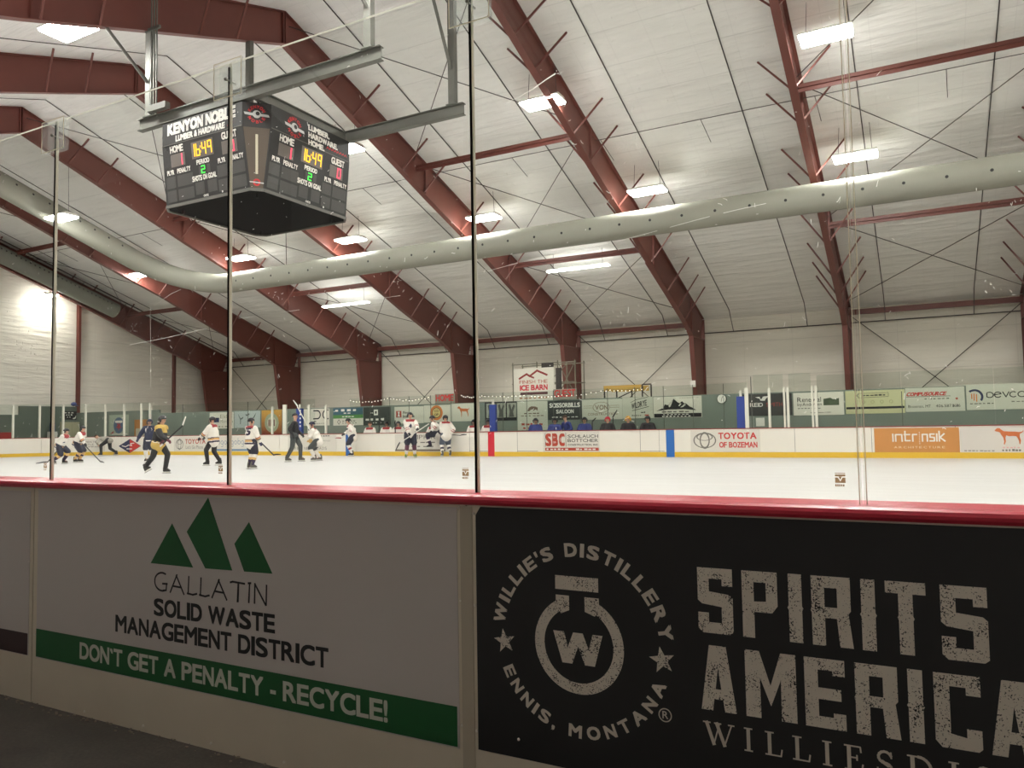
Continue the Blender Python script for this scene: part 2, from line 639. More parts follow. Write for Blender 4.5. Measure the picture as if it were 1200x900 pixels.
def make_frame(k):
    x = frame_x(k)
    root = empty('steel_frame', FRAME_LABELS[k], 'roof frame', (x, 40.2, -.1))
    for side, nm in ((1, 'far'), (-1, 'near')):
        Y = (lambda y: y) if side == 1 else mir
        # rafter: web + bottom flange + top flange
        mb = MB()
        outline = [(Y(y), z) for y, z in BOT] + [(Y(40.35), 5.95), (Y(40.85), roof(40.85) - .02), (Y(16.15), RIDGE_Z - .02)]
        mb.prism(outline, lambda a, b, d: (d, a, b), x - .012, x + .012)
        for (y0, z0), (y1, z1) in zip(BOT[:-1], BOT[1:]):
            mb.bar((x, Y(y0), z0), (x, Y(y1), z1), .25, .03)
        mb.bar((x, Y(16.15), RIDGE_Z - .03), (x, Y(40.8), roof(40.8) - .03), .25, .03)
        # web stiffeners and splice plates
        for y in (16.2, 24.4, 31.9, 38.3):
            zt = roof(y)
            mb.box(x - .1, x + .1, min(Y(y - .02), Y(y + .02)), max(Y(y - .02), Y(y + .02)), bot_z(y), zt - .03)
        part('rafter', mb, M_RED, root)
        mb = MB()
        mb.prism([(Y(39.3), -.1), (Y(40.85), -.1), (Y(40.85), 5.95), (Y(38.35), 5.95)], lambda a, b, d: (d, a, b), x - .012, x + .012)
        mb.bar((x, Y(39.3), -.1), (x, Y(38.35), 5.95), .25, .03)
        mb.box(x - .125, x + .125, min(Y(40.83), Y(40.86)), max(Y(40.83), Y(40.86)), -.1, roof(40.85) - .05)
        mb.box(x - .125, x + .125, min(Y(38.35), Y(40.85)), max(Y(38.35), Y(40.85)), 5.93, 5.97)
        part('column', mb, M_RED, root)
    # flange braces: shared meshes, one object per brace
    for side in (1, -1):
        for y in BRACE_Y if side == 1 else BRACE_Y[:5]:
            for sx in (1, -1):
                if k == -4 and sx == -1:
                    continue
                key = (y, sx)
                if key not in brace_mesh:
                    m2 = MB()
                    zb, zt = bot_z(y) + .02, roof(y + .35) - .02
                    m2.bar((0, 0, zb), (sx * min(1.0, (zt - zb) * .9), .35, zt), .06, .06)
                    brace_mesh[key] = mesh_of(m2, 'flange_brace', M_RED)
                o = bpy.data.objects.new('flange_brace', brace_mesh[key])
                COL.objects.link(o)
                o.parent = root
                o.location = (sx * .1, (y if side == 1 else mir(y + .35)) - 40.2, .1)
                if side == -1:
                    o.location.y = mir(y) - 40.2
                    o.scale = (1, -1, 1)
    return root
for k in range(-4, 4):
    make_frame(k)

# struts between frames in the braced bays, eave struts, rods
where = {-4: 'beside the end wall', -2: 'left of and below the scoreboard', 0: 'in the middle bay', 2: 'in the right-hand bay'}
for k in (-4, -2, 0, 2):
    xa, xb = frame_x(k) + .02, frame_x(k + 1) - .02
    for y, nm in ((23.8, 'upper'), (32.0, 'lower'), (8.5, 'near-side')):
        z = roof(y) - .62
        mb = MB()
        mb.box(xa, xb, y - .09, y + .09, z - .012, z + .012)
        mb.box(xa, xb, y - .012, y + .012, z - .14, z + .14)
        solid('roof_strut', mb, M_RED, '%s dark red strut spanning two roof frames %s' % (nm, where[k]), 'strut')
    for (ya, yb), nm in (((16.4, 23.6), 'upper'), ((24.0, 31.8), 'middle'), ((32.2, 39.5), 'lower')):
        for a, b, dr in ((xa, xb, 'falling to the right'), (xb, xa, 'falling to the left')):
            dz = .32 if a == xa else .37
            mb = MB().tube([(a, ya, roof(ya) - dz), (b, yb, roof(yb) - dz)], .016, 6)
            solid('brace_rod', mb, M_DARK, '%s thin roof brace rod %s, %s' % (nm, dr, where[k]), 'rod')
    for a, b, dr in ((xa, xb, 'falling to the right'), (xb, xa, 'falling to the left')):
        y = 40.75 if a == xa else 40.8
        mb = MB().tube([(a, y, 6.75), (b, y, -.05)], .022, 6)
        solid('wall_brace_rod', mb, M_DARK, 'dark diagonal wall rod %s, %s' % (dr, where[k]), 'rod')
for k in (-4, -3, -2, -1, 0, 2):
    xa, xb = frame_x(k) + .02, frame_x(k + 1) - .02
    mb = MB().box(xa, xb, 40.5, 40.7, 6.70, 6.96)
    nm = {-4: 'first', -3: 'second', -2: 'third', -1: 'fourth', 0: 'fifth', 2: 'last'}[k]
    solid('eave_strut', mb, M_RED, '%s dark red eave strut from the left along the top of the far wall' % nm, 'strut')
mb = MB().tube([(XL + .05, 40.9, 6.32), (XR - .05, 40.9, 6.32)], .03, 6)
solid('wall_cable', mb, M_DARK, 'long thin dark line of cable high along the whole far wall', 'cable')
# pipe running beside the end frame under the roof
mb = MB().tube([(-31.4, 17.0, roof(17) - .35), (-31.4, 40.2, roof(40.2) - .35)], .035, 6)
for y in (19, 22, 25, 28, 31, 34, 37):
    mb.tube([(-31.4, y, roof(y) - .35), (-32.2, y + .1, roof(y) - .75)], .02, 5)
solid('sprinkler_pipe', mb, M_DARK, 'thin dark pipe on brackets sloping down beside the end frame', 'pipe')
# end-wall posts
for y, nm in ((29.25, 'left-hand'), (36.75, 'right-hand')):
    zt = 14.35 - (y - 16.2) * (14.35 - 6.2) / 24.7 + .05
    mb = MB()
    mb.box(XL + .02, XL + .2, y - .09, y + .09, -.1, zt)
    mb.box(XL + .02, XL + .04, y - .14, y + .14, -.1, zt)
    solid('end_wall_post', mb, M_RED, '%s red post standing against the bright end wall at left' % nm, 'post')

# straps holding up the ceiling insulation
for k in range(-4, 4):
    for j, dx in enumerate((1.72, 5.6)):
        x = frame_x(k) + dx
        mb = MB()
        mb.bar((x, 16.2, RIDGE_Z - .05), (x, 39.9, roof(39.9) - .04), .035, .02)
        mb.bar((x, 39.9, roof(39.9) - .03), (x, 40.88, 6.34), .035, .02)
        mb.bar((x, 16.2, RIDGE_Z - .05), (x, -8.5, roof(-8.5) - .04), .035, .02)
        bay = {-4: 'end bay at left', -3: 'second bay from the end wall', -2: 'third bay from the end wall', -1: 'bay behind the scoreboard',
               0: 'bay left of the middle frame', 1: 'wide bay right of the middle frame', 2: 'braced bay at right', 3: 'bay beyond the right edge'}[k]
        solid('ceiling_strap', mb, M_DARK, '%s dark strap running down the ceiling in the %s' % (('left', 'right')[j], bay), 'strap')
# conduit along the roof feeding the lights
mb = MB().tube([(XL + .2, 25.0, roof(25.0) - .1), (XR - .2, 25.0, roof(25.0) - .1)], .014, 5)
for i in range(14):
    x = -29.5 + i * 3.9
    mb.tube([(x, 25.0, roof(25) - .1), (x + .05, 26.3, roof(26.3) - .1)], .012, 5)
solid('ceiling_conduit', mb, M_DARK, 'thin dark conduit running the length of the far roof slope', 'conduit')

# ------------------------------------------------------------------ ducts
def duct_mesh(path, r, holes, n=20, hole_dir=None):
    mb = MB().tube(path, r, n)
    P = [Vector(p) for p in path]
    for i, (pt, d) in enumerate(holes):
        d = Vector(d).normalized()
        c = Vector(pt) + d * (r * 1.0 + .006)
        u = d.cross(Vector((0, 0, 1))).normalized()
        w = d.cross(u)
        mb.add([c + u * (.055 * math.cos(t * PI / 4)) + w * (.055 * math.sin(t * PI / 4)) for t in range(8)], [tuple(range(8))], 1)
    return mb
DZ = 9.32
path = [(XR - .5, 26.9, DZ), (20, 26.9, DZ), (10, 26.9, DZ), (0, 26.9, DZ), (-10, 26.9, DZ), (-16.8, 26.9, DZ)]
for i in range(1, 9):
    t = math.radians(90 * i / 8)
    path.append((-16.8 - 3.4 * math.sin(t), 26.9 - 3.4 * (1 - math.cos(t)), DZ + SL * 3.4 * (1 - math.cos(t)) * .95))
ex, ey, ez = path[-1]
for y in (21, 17, 13.5):
    path.append((ex, y, ez + SL * (ey - y)))
holes = [((x, 26.9, DZ), (0, -1, -.12 if i % 2 else -.12)) for i, x in enumerate(np.arange(-15.8, 28, 1.27))]
holes += [((ex, y, ez + SL * (ey - y)), (1, .08, .24)) for y in np.arange(14.2, 23.2, .75)]
root = solid('main_duct', duct_mesh(path, .53, holes, 24), [M_DUCT, M_BLACK], 'long round white fabric air duct with an elbow, hung across the far roof slope', 'duct', smooth=True)
pa = (-31.75, 17.5, roof(17.5) - 1.1)
pb = (-31.75, 30.2, roof(30.2) - 1.1)
holes = [((-31.75, y, roof(y) - 1.1), (1, .12, .36)) for y in np.arange(18, 29.9, .28)]
mb = duct_mesh([pa, pb, (-31.75, 30.42, roof(30.42) - 1.1)], .5, holes, 24)
solid('end_duct', mb, [mat('grey_duct_fabric', rgb(132, 134, 124), .6, noise=.06, nscale=1.5), M_BLACK], 'grey round duct with a row of dots sloping along the end frame at far left', 'duct', smooth=True)

# ------------------------------------------------------------------ lamps
M_LENS = mat('lamp_lens', (1.0, .99, .965, 1), .5, emit=LAMP)
M_TUBE = mat('strip_lens', (1.0, .985, .955, 1), .5, emit=STRIP)
M_HOUS = mat('lamp_housing', rgb(225, 222, 214), .5)
lamp_meshes = None
def high_bay(x, y, label, drop=1.15):
    global lamp_meshes
    z = roof(y) - drop
    root = empty('high_bay_light', label, 'ceiling light', (x, y, z), 'high-bay lights under the roof')
    if lamp_meshes is None:
        h = MB()
        h.prism([(-.39, .03), (.39, .03), (.24, .13), (-.24, .13)], lambda a, b, d: (d, a, b), -.72, .72)
        h.box(-.73, .73, -.41, -.39, 0, .05)
        h.box(-.73, .73, .39, .41, 0, .05)
        h.box(-.73, -.71, -.41, .41, 0, .05)
        h.box(.71, .73, -.41, .41, 0, .05)
        l = MB().box(-.70, .70, -.38, .38, -.06, .028)
        w = MB()
        for sx in (-.55, .55):
            w.tube([(sx, 0, .12), (sx * .9, 0, drop - .02)], .008, 5)
        lamp_meshes = [mesh_of(h, 'housing', M_HOUS), mesh_of(l, 'lens', M_LENS), mesh_of(w, 'hanger_wire', M_DARK)]
    for nm, me in zip(('housing', 'lens', 'hanger_wire'), lamp_meshes):
        if nm == 'hanger_wire' and drop > 2:
            w = MB()
            for sx in (-.55, .55):
                w.tube([(sx, 0, .12), (sx * .9, 0, drop - .02)], .008, 5)
            me = mesh_of(w, 'hanger_wire', M_DARK)
        o = bpy.data.objects.new(nm, me)
        COL.objects.link(o)
        o.parent = root
LAMPS = []
nm1 = ['in the upper row, rightmost and largest', 'in the upper row, second from the right beside a frame', 'in the upper row just right of the scoreboard', 'in the upper row hidden behind the scoreboard', 'in the upper row at far left by the glass seam']
for x, s in zip((14.15, 4.95, -3.9, -13.2), nm1):
    high_bay(x, 21.2, 'bright rectangular high-bay light ' + s)
high_bay(-18.9, 18.83, 'bright rectangular high-bay light ' + nm1[4], 3.1)
nm2 = ['rightmost above the white duct', 'second from the right above the white duct', 'third from the right above the white duct', 'fourth from the right above the white duct', 'just left below the scoreboard, over the elbow', 'leftmost, small, below the duct bend']
for x, s in zip((14.46, 6.8, -.8, -8.44, -16.05, -24.2), nm2):
    high_bay(x, 26.93, 'bright high-bay light in the lower row, ' + s)
high_bay(-3.3, 9.5, 'very bright high-bay light at the top left corner, on the near roof slope')
for x in (5.9, 15.0, 24.0, -12.5, -21.7):
    high_bay(x, 9.5, 'high-bay light on the near roof slope, out of the picture')
for x in (22.5, -1.0, 7.0, 14.5, -10, -18):
    high_bay(x, 4.6, 'high-bay light low on the near roof slope, out of the picture')
high_bay(23.3, 21.2, 'high-bay light of the upper row beyond the right edge')
high_bay(22.1, 26.93, 'high-bay light of the lower row beyond the right edge')
def strip(x, y, L, label):
    z = roof(y) - .95
    root = empty('strip_light', label, 'ceiling light', (x, y, z), 'fluorescent strip lights under the roof')
    part('housing', MB().box(-L / 2, L / 2, -.1, .1, .05, .13), M_HOUS, root, local=True)
    part('lens', MB().box(-L / 2, L / 2, -.12, .12, 0, .05), M_TUBE, root, local=True)
    w = MB()
    for sx in (-L * .4, L * .4):
        w.tube([(sx, 0, .12), (sx, 0, .9)], .008, 5)
    part('hanger_wire', w, M_DARK, root, local=True)
strip(1.38, 32.4, 3.3, 'long white strip light right of centre, below the white duct')
strip(-14.2, 33.3, 3.5, 'long white strip light left of centre, below the white duct')
# small wall lamp that lights the end wall at left
root = empty('wall_flood_light', 'small lamp washing the top of the end wall at far left', 'lamp', (-33.1, 26.9, 10.2))
part('housing', MB().box(-33.35, -32.85, 26.6, 27.2, 10.22, 10.35), M_HOUS, root)
part('lens', MB().box(-33.32, -32.88, 26.63, 27.17, 10.14, 10.22), mat('flood_lens', (1.0, .965, .9, 1), .5, emit=LAMP * 2.0), root)
part('bracket', MB().tube([(-33.1, 26.9, 10.3), (-34.0, 26.9, 10.5)], .03), M_DARK, root)

# ------------------------------------------------------------------ near boards
FZ = -.1
near = empty('dasher_boards', 'near white rink boards with a red cap rail, right in front of the camera', 'rink boards', (14.7, 0, FZ))
seams = [9.40, 12.06, 14.72, 17.38, 20.04]
for a, b in zip(seams[:-1], seams[1:]):
    mb = MB()
    mb.box(a + .004, b - .004, -.06, -.045, FZ, 1.005)
    mb.box(a + .004, b - .004, .045, .06, FZ, 1.005)
    mb.box(a + .02, a + .08, -.045, .045, FZ, 1.0)
    mb.box(b - .08, b - .02, -.045, .045, FZ, 1.0)
    part('board_panel', mb, M_HDPE2, near)
mb = MB()
for s in seams[1:-1]:
    mb.box(s - .004, s + .004, -.056, -.046, FZ, 1.0)
part('seam_filler', mb, mat('seam_filler_grey', rgb(140, 132, 116), .8), near, label='grey filler in the joints between the panels')
# cover strip over the seam in the middle (rounded)
mb = MB()
mb.box(14.695, 14.745, -.0645, -.06, FZ, 1.0)
part('cover_strip', mb, mat('cover_strip', rgb(186, 177, 158), .5), near)
# red cap with rounded nose, in two lengths meeting at the left seam
def cap(x0, x1, name='cap_rail'):
    prof = [(.10, 1.005), (-.062, 1.005), (-.078, 1.008), (-.09, 1.018), (-.093, 1.028), (-.086, 1.038), (-.07, 1.044), (.10, 1.046)]
    m = MB()
    m.prism(prof, lambda a, b, d: (d, a, b), x0, x1)
    return part(name, m, M_CAP, near)
cap(9.4, 12.09)
cap(12.094, 17.40)
cap(17.404, 20.04)
# screw heads
mb = MB()
for x, z in ((12.51, -.075), (12.95, -.07), (13.40, -.07), (13.83, -.07), (14.27, -.07), (14.69, 1.0 - .006), (14.692, .66), (14.692, .22), (14.752, .21), (14.752, .65), (14.752, .975), (12.09, .25), (12.03, .62), (14.92, .21)):
    mb.sphere((x, -.062, z), .0055, 8, 6)
part('screw_head', mb, mat('bright_screw', rgb(235, 230, 220), .3, .6), near)
# grime line and a few bits of ice along the foot
mb = MB()
random.seed(5)
for i in range(90):
    x = random.uniform(11.6, 14.3)
    mb.sphere((x, -.064 - random.random() ** 2 * .05, FZ + .004), random.uniform(.003, .008), 6, 4, sz=(1.4, 1, .6))
solid('floor_grit', mb, mat('floor_grit', rgb(150, 142, 128), .8), 'pale grit along the foot of the near boards', 'grit', kind='stuff')

INK = mat('black_ink', rgb(24, 24, 26), .5)
GREEN = mat('green_ink', rgb(16, 92, 44), .45)
PAPER = mat('vinyl_sheet', rgb(200, 194, 190), .35, noise=.03, nscale=2)
def banner_near(x0, x1, z0, z1, m, name, label, cut=False):
    mb = MB()
    if cut:
        pts = [(x0, z0), (x1, z0), (x1, z1), (x0 + .022, z1), (x0 + .002, z1 - .03)]
    else:
        pts = [(x0, z0), (x1, z0), (x1, z1), (x0, z1)]
    mb.prism(pts, lambda a, b, d: (a, d, b), -.0625, -.0605)
    return solid(name, mb, m, label, 'banner')
def ptn(name, mb, m, parent, **k):
    return part(name, mb, m, parent, **k)
N3 = lambda a, b, d: (a, -.0632 - d, b)

# recycling banner
g = banner_near(12.1, 14.68, .135, .995, PAPER, 'sponsor_banner', 'pale recycling sponsor banner with three green triangles and a green stripe, on the near boards')
part('green_stripe', rect(MB(), 12.1, 14.672, .14, .282, 0, 0, N3), GREEN, g, label='green stripe')
for pts in ([(13.141, .869), (12.994, .678), (13.283, .678)], [(13.378, .993), (13.239, .835), (13.361, .68), (13.53, .683)], [(13.63, .896), (13.542, .798), (13.601, .684), (13.767, .687)]):
    part('green_triangle', poly(MB(), pts, 0, 0, N3), GREEN, g, label='green triangle of the logo')
# thin brush lettering GALLATIN
def glyph_line(mb, text, a0, a1, b0, b1, w, G, to3, gap=.12, mi=0, d=0.0):
    tot = sum(G[c][0] for c in text) + gap * (len(text) - 1)
    k = (a1 - a0) / tot
    h = b1 - b0
    x = a0
    for c in text:
        for st in G[c][1]:
            ww = w
            pts = st
            if isinstance(st[0], (int, float)):
                ww = w * st[0]
                pts = st[1]
            stroke(mb, [(x + p * k, b0 + q * h) for p, q in pts], ww, d, mi, to3)
        x += (G[c][0] + gap) * k
    return mb
def arcp(cx, cy, rx, ry, a0, a1, n=12):
    return [(cx + rx * math.cos(math.radians(a0 + (a1 - a0) * i / n)), cy + ry * math.sin(math.radians(a0 + (a1 - a0) * i / n))) for i in range(n + 1)]
THIN = {
    'G': (.75, [arcp(.42, .52, .42, .5, 62, 285, 16), [(.5, .05), (.66, .08), (.68, .42)], [(.45, .42), (.72, .44)]]),
    'A': (.8, [[(0, 0), (.37, 1)], [(.33, .97), (.76, -.02)], [(.14, .36), (.62, .33)]]),
    'L': (.52, [[(.08, .98), (.05, .03)], [(.0, .06), (.3, .02), (.52, .1)]]),
    'T': (.72, [[(.0, .92), (.12, .97), (.72, .93)], [(.4, .95), (.36, -.04)], [(.42, .95), (.39, -.03)]]),
    'I': (.16, [[(.1, 1.0), (.06, 0)], [(.03, .98), (.16, 1.0)]]),
    'N': (.66, [[(.04, 0), (.06, 1)], [(.06, .98), (.58, -.03)], [(.6, -.02), (.62, .98)]])}
mb = glyph_line(MB(), 'GALLATIN', 13.024, 13.738, .556, .638, .0085, THIN, N3, .14)
part('lettering', mb, INK, g)
text_words('lettering', g, INK, 'SOLID WASTE', 13.019, 13.781, .441, .521, 0, .045, to3=N3, res=5)
text_words('lettering', g, INK, 'MANAGEMENT DISTRICT', 12.742, 14.07, .336, .418, 0, .04, to3=N3, res=5)
text_words('lettering', g, mat('pale_ink', rgb(204, 208, 194), .5), 'DON`T GET A PENALTY - RECYCLE!', 12.468, 14.361, .174, .257, .0006, .04, to3=N3, res=5)
# neighbour at far left
h = banner_near(9.5, 12.03, .135, .985, PAPER, 'sponsor_banner', 'pale sponsor banner cut by the left edge, with a dark stripe along its foot')
part('dark_stripe', rect(MB(), 9.5, 12.025, .137, .248, 0, 0, N3), mat('maroon_ink', rgb(58, 40, 42), .5), h, label='dark stripe')

# black distillery banner
BLK = mat('black_vinyl', rgb(26, 26, 27), .42)
WORN = worn('worn_print', rgb(220, 212, 198), rgb(26, 26, 27), .90)
CLEAN = mat('grey_print', rgb(214, 206, 192), .5)
k = banner_near(14.758, 17.36, .147, 1.0, BLK, 'sponsor_banner', 'big black distillery banner with worn white lettering, right half of the near boards', True)
c = (15.153, .566)
mb = MB()
ring(mb, (15.151, .556), .124, .16, 0, 0, 105, 435, 60, N3)
poly(mb, [(15.072, .716), (15.121, .716), (15.121, .668), (15.09, .655), (15.072, .69)], 0, 0, N3)
poly(mb, [(15.177, .716), (15.228, .716), (15.228, .69), (15.214, .655), (15.177, .668)], 0, 0, N3)
poly(mb, [(15.071, .781), (15.227, .781), (15.227, .735), (15.071, .735)], 0, 0, N3)
part('flask_emblem', mb, WORN, k, label='worn round flask emblem')
mb = MB()
for q in ([(15.06, .596), (15.1, .596), (15.128, .493), (15.092, .493)], [(15.092, .493), (15.128, .493), (15.168, .596), (15.133, .596)],
          [(15.133, .596), (15.168, .596), (15.209, .493), (15.174, .493)], [(15.174, .493), (15.209, .493), (15.238, .596), (15.203, .596)]):
    poly(mb, q, 0, 0, N3)
part('letter_w', mb, WORN, k)
for pk in ((0, 8), (9, 19)):
    part('lettering', arc_text(MB(), "WILLIE'S DISTILLERY", c, .303, .041, 167, 12, True, 0, 0, .03, N3, 1.1, .06, pk), CLEAN, k)
for pk in ((0, 6), (7, 14)):
    part('lettering', arc_text(MB(), 'ENNIS, MONTANA', c, .292, .038, 206, 337, False, 0, 0, .03, N3, 1.1, .055, pk), CLEAN, k)
for q in ((14.872, .538), (15.437, .543)):
    part('star', star(MB(), q, .043, 0, 0, 100, N3), WORN, k)
mb = ring(MB(), (15.442, .375), .018, .0215, 0, 0, 0, 360, 24, N3)
text_fit(mb, 'R', 15.433, 15.452, .364, .387, 0, .02, to3=N3)
part('registered_mark', mb, CLEAN, k)
# slab letters drawn on a 10 x 18 grid
SLAB = {
    'S': [[(0, 9), (0, 18), (10, 18), (10, 13.2), (7, 13.2), (7, 15), (3.3, 15), (3.3, 11.5)], [(0, 9), (0, 12), (3.3, 11.5), (9, 10.9), (10, 10), (10, 8), (6.8, 7.4), (1.2, 8)],
          [(6.8, 8), (10, 8), (10, .8), (9, 0), (6.8, 0)], [(6.8, 3), (6.8, 0), (1.3, 0), (0, 1.2), (0, 5.6), (3.1, 5.6), (3.1, 3)]],
    'P': [[(0, 0), (0, 18), (3.4, 18), (3.4, 0)], [(3.4, 18), (10, 18), (10, 9), (8.4, 7), (3.4, 7), (3.4, 9.8), (6.8, 10), (6.8, 15), (3.4, 15)]],
    'I': [[(0, 0), (0, 8.4), (-.35, 9), (0, 9.6), (0, 18), (3.6, 18), (3.6, 9.6), (3.95, 9), (3.6, 8.4), (3.6, 0)]],
    'R': [[(0, 0), (0, 8.4), (-.35, 9), (0, 9.6), (0, 18), (3.4, 18), (3.4, 0)], [(3.4, 18), (10, 18), (10, 9.4), (9.2, 8.4), (6.6, 7.2), (3.4, 7.2), (3.4, 10), (6.6, 10), (6.6, 15), (3.4, 15)], [(6.4, 7.4), (9.4, 8.6), (10.4, 0), (7, 0)]],
    'T': [[(0, 15), (0, 18), (10, 18), (10, 15)], [(3.2, 0), (3.2, 8.4), (2.9, 9), (3.2, 9.6), (3.2, 15), (6.8, 15), (6.8, 9.6), (7.1, 9), (6.8, 8.4), (6.8, 0)]],
    'A': [[(0, 0), (2.6, 18), (5, 18), (5, 12), (4.2, 6), (3.75, 3.2), (3.3, 0)], [(10, 0), (7.4, 18), (5, 18), (5, 12), (5.8, 6), (6.25, 3.2), (6.7, 0)], [(3.75, 3.2), (4.2, 6), (5.8, 6), (6.25, 3.2)]],
    'M': [[(0, 0), (0, 18), (2.9, 18), (3.0, 0)], [(10, 0), (10, 18), (7.1, 18), (7, 0)], [(2.9, 18), (5, 9), (5, 3.5), (2.9, 11)], [(7.1, 18), (5, 9), (5, 3.5), (7.1, 11)]],
    'E': [[(0, 0), (0, 18), (3.4, 18), (3.4, 0)], [(3.4, 15), (3.4, 18), (10, 18), (10, 13.8), (7, 13.8), (7, 15)], [(3.4, 7.4), (3.4, 10.4), (9, 10.4), (9, 7.4)], [(3.4, 3), (3.4, 0), (10, 0), (10, 4.2), (7, 4.2), (7, 3)]],
    'C': [[(0, 1.6), (0, 18), (3.4, 18), (3.4, 1)], [(3.4, 15), (3.4, 18), (10, 18), (10, 13.2), (6.9, 13.2), (6.9, 15)], [(1.4, 0), (0, 1.6), (3.4, 3.6), (6.8, 3), (6.8, 5.2), (10, 5.2), (10, .8), (9.2, 0)]]}
def slab(ch, a0, a1, b0, b1, to3):
    P = SLAB[ch]
    wmax = 3.6 if ch == 'I' else 10.0
    m = MB()
    for q in P:
        n = len(q)
        m.add([to3(a0 + x / wmax * (a1 - a0), b0 + y / 18.0 * (b1 - b0), .0001 * len(m.f)) for x, y in q], [tuple(range(n))])
    return m
for ch, a0, a1 in (('S', 15.556, 15.662), ('P', 15.690, 15.792), ('I', 15.823, 15.860), ('R', 15.886, 15.99), ('I', 16.017, 16.053), ('T', 16.079, 16.178), ('S', 16.212, 16.32)):
    part('big_letter', slab(ch, a0, a1, .645, .842, N3), WORN, k)
for ch, a0, a1 in (('A', 15.558, 15.664), ('M', 15.692, 15.836), ('E', 15.859, 15.967), ('R', 15.993, 16.1), ('I', 16.125, 16.161), ('C', 16.187, 16.295), ('A', 16.315, 16.421)):
    part('big_letter', slab(ch, a0, a1, .413, .608, N3), WORN, k)
# small serif line
T_, t_ = 1.45, .6
SER = {
    'W': (1.15, [(T_, [(.12, 1), (.38, .02)]), (t_, [(.38, .02), (.6, .98)]), (T_, [(.5, 1), (.78, .02)]), (t_, [(.78, .02), (1.05, .98)]), (t_, [(0, 1), (.26, 1)]), (t_, [(.42, 1), (.66, 1)]), (t_, [(.94, 1), (1.15, 1)])]),
    'I': (.34, [(T_, [(.17, .02), (.17, .98)]), (t_, [(0, 0), (.34, 0)]), (t_, [(0, 1), (.34, 1)])]),
    'L': (.68, [(T_, [(.17, .02), (.17, .98)]), (t_, [(0, 0), (.64, 0), (.68, .28)]), (t_, [(0, 1), (.34, 1)])]),
    'E': (.7, [(T_, [(.17, .02), (.17, .98)]), (t_, [(0, 0), (.66, 0), (.7, .26)]), (t_, [(0, 1), (.62, 1), (.64, .78)]), (t_, [(.17, .52), (.48, .52)]), (t_, [(.48, .42), (.48, .63)])]),
    'S': (.6, [(1.0, arcp(.3, .75, .24, .24, 20, 270, 10)), (1.3, [(.2, .56), (.42, .42)]), (1.0, arcp(.29, .26, .26, .26, 75, -160, 10)), (t_, [(.53, .98), (.54, .74)]), (t_, [(.03, .02), (.02, .28)])]),
    'D': (.85, [(T_, [(.17, .02), (.17, .98)]), (t_, [(0, 0), (.4, 0)]), (t_, [(0, 1), (.4, 1)]), (1.1, arcp(.38, .5, .44, .5, 90, -90, 14))])}
xs = [(15.562, 'W', .092), (15.684, 'I', .022), (15.744, 'L', .046), (15.821, 'L', .046), (15.902, 'I', .022), (15.959, 'E', .046), (16.041, 'S', .04), (16.117, 'D', .058), (16.215, 'I', .022), (16.275, 'S', .04)]
for x, ch, w in xs:
    part('small_letter', glyph_line(MB(), ch, x, x + w, .312, .376, .0072, SER, N3), CLEAN, k)

# ------------------------------------------------------------------ near glass
M_GL = glass('clear_glass', (.955, .965, .95, 1), .8)
M_EDGE = translucent('glass_edge', rgb(214, 214, 200), .5)
M_EDGE_DARK = mat('shaded_edge_tone', rgb(14, 13, 12), .6, spec=.1)  # shaded look of a pane edge, put into the colour
M_LIGHT = translucent('pale_edge_tone', rgb(236, 230, 214), .5)
M_SCUFF = translucent('scuff_white', rgb(244, 242, 236), .75)
M_STAMP = translucent('etched_stamp', rgb(146, 124, 94), .8)
M_CLIP = glass('clip_plastic', (.95, .955, .95, 1), .8, .05)
GT = 2.98
shield = empty('glass_barrier', 'clear glass barrier standing on the near boards, five panes wide', 'glass barrier', (14.0, 0, 1.0))
px = [10.80, 12.11, 13.44, 14.735, 16.03, 17.34]
plab = ['clear glass pane at the left edge of the near boards', 'clear glass pane second from the left, between the first two seams', 'clear glass pane third from the left, in front of the scoreboard right side',
        'wide clear glass pane right of centre, between the dark seam and the pale seam', 'clear glass pane at the right edge of the near boards']
random.seed(11)
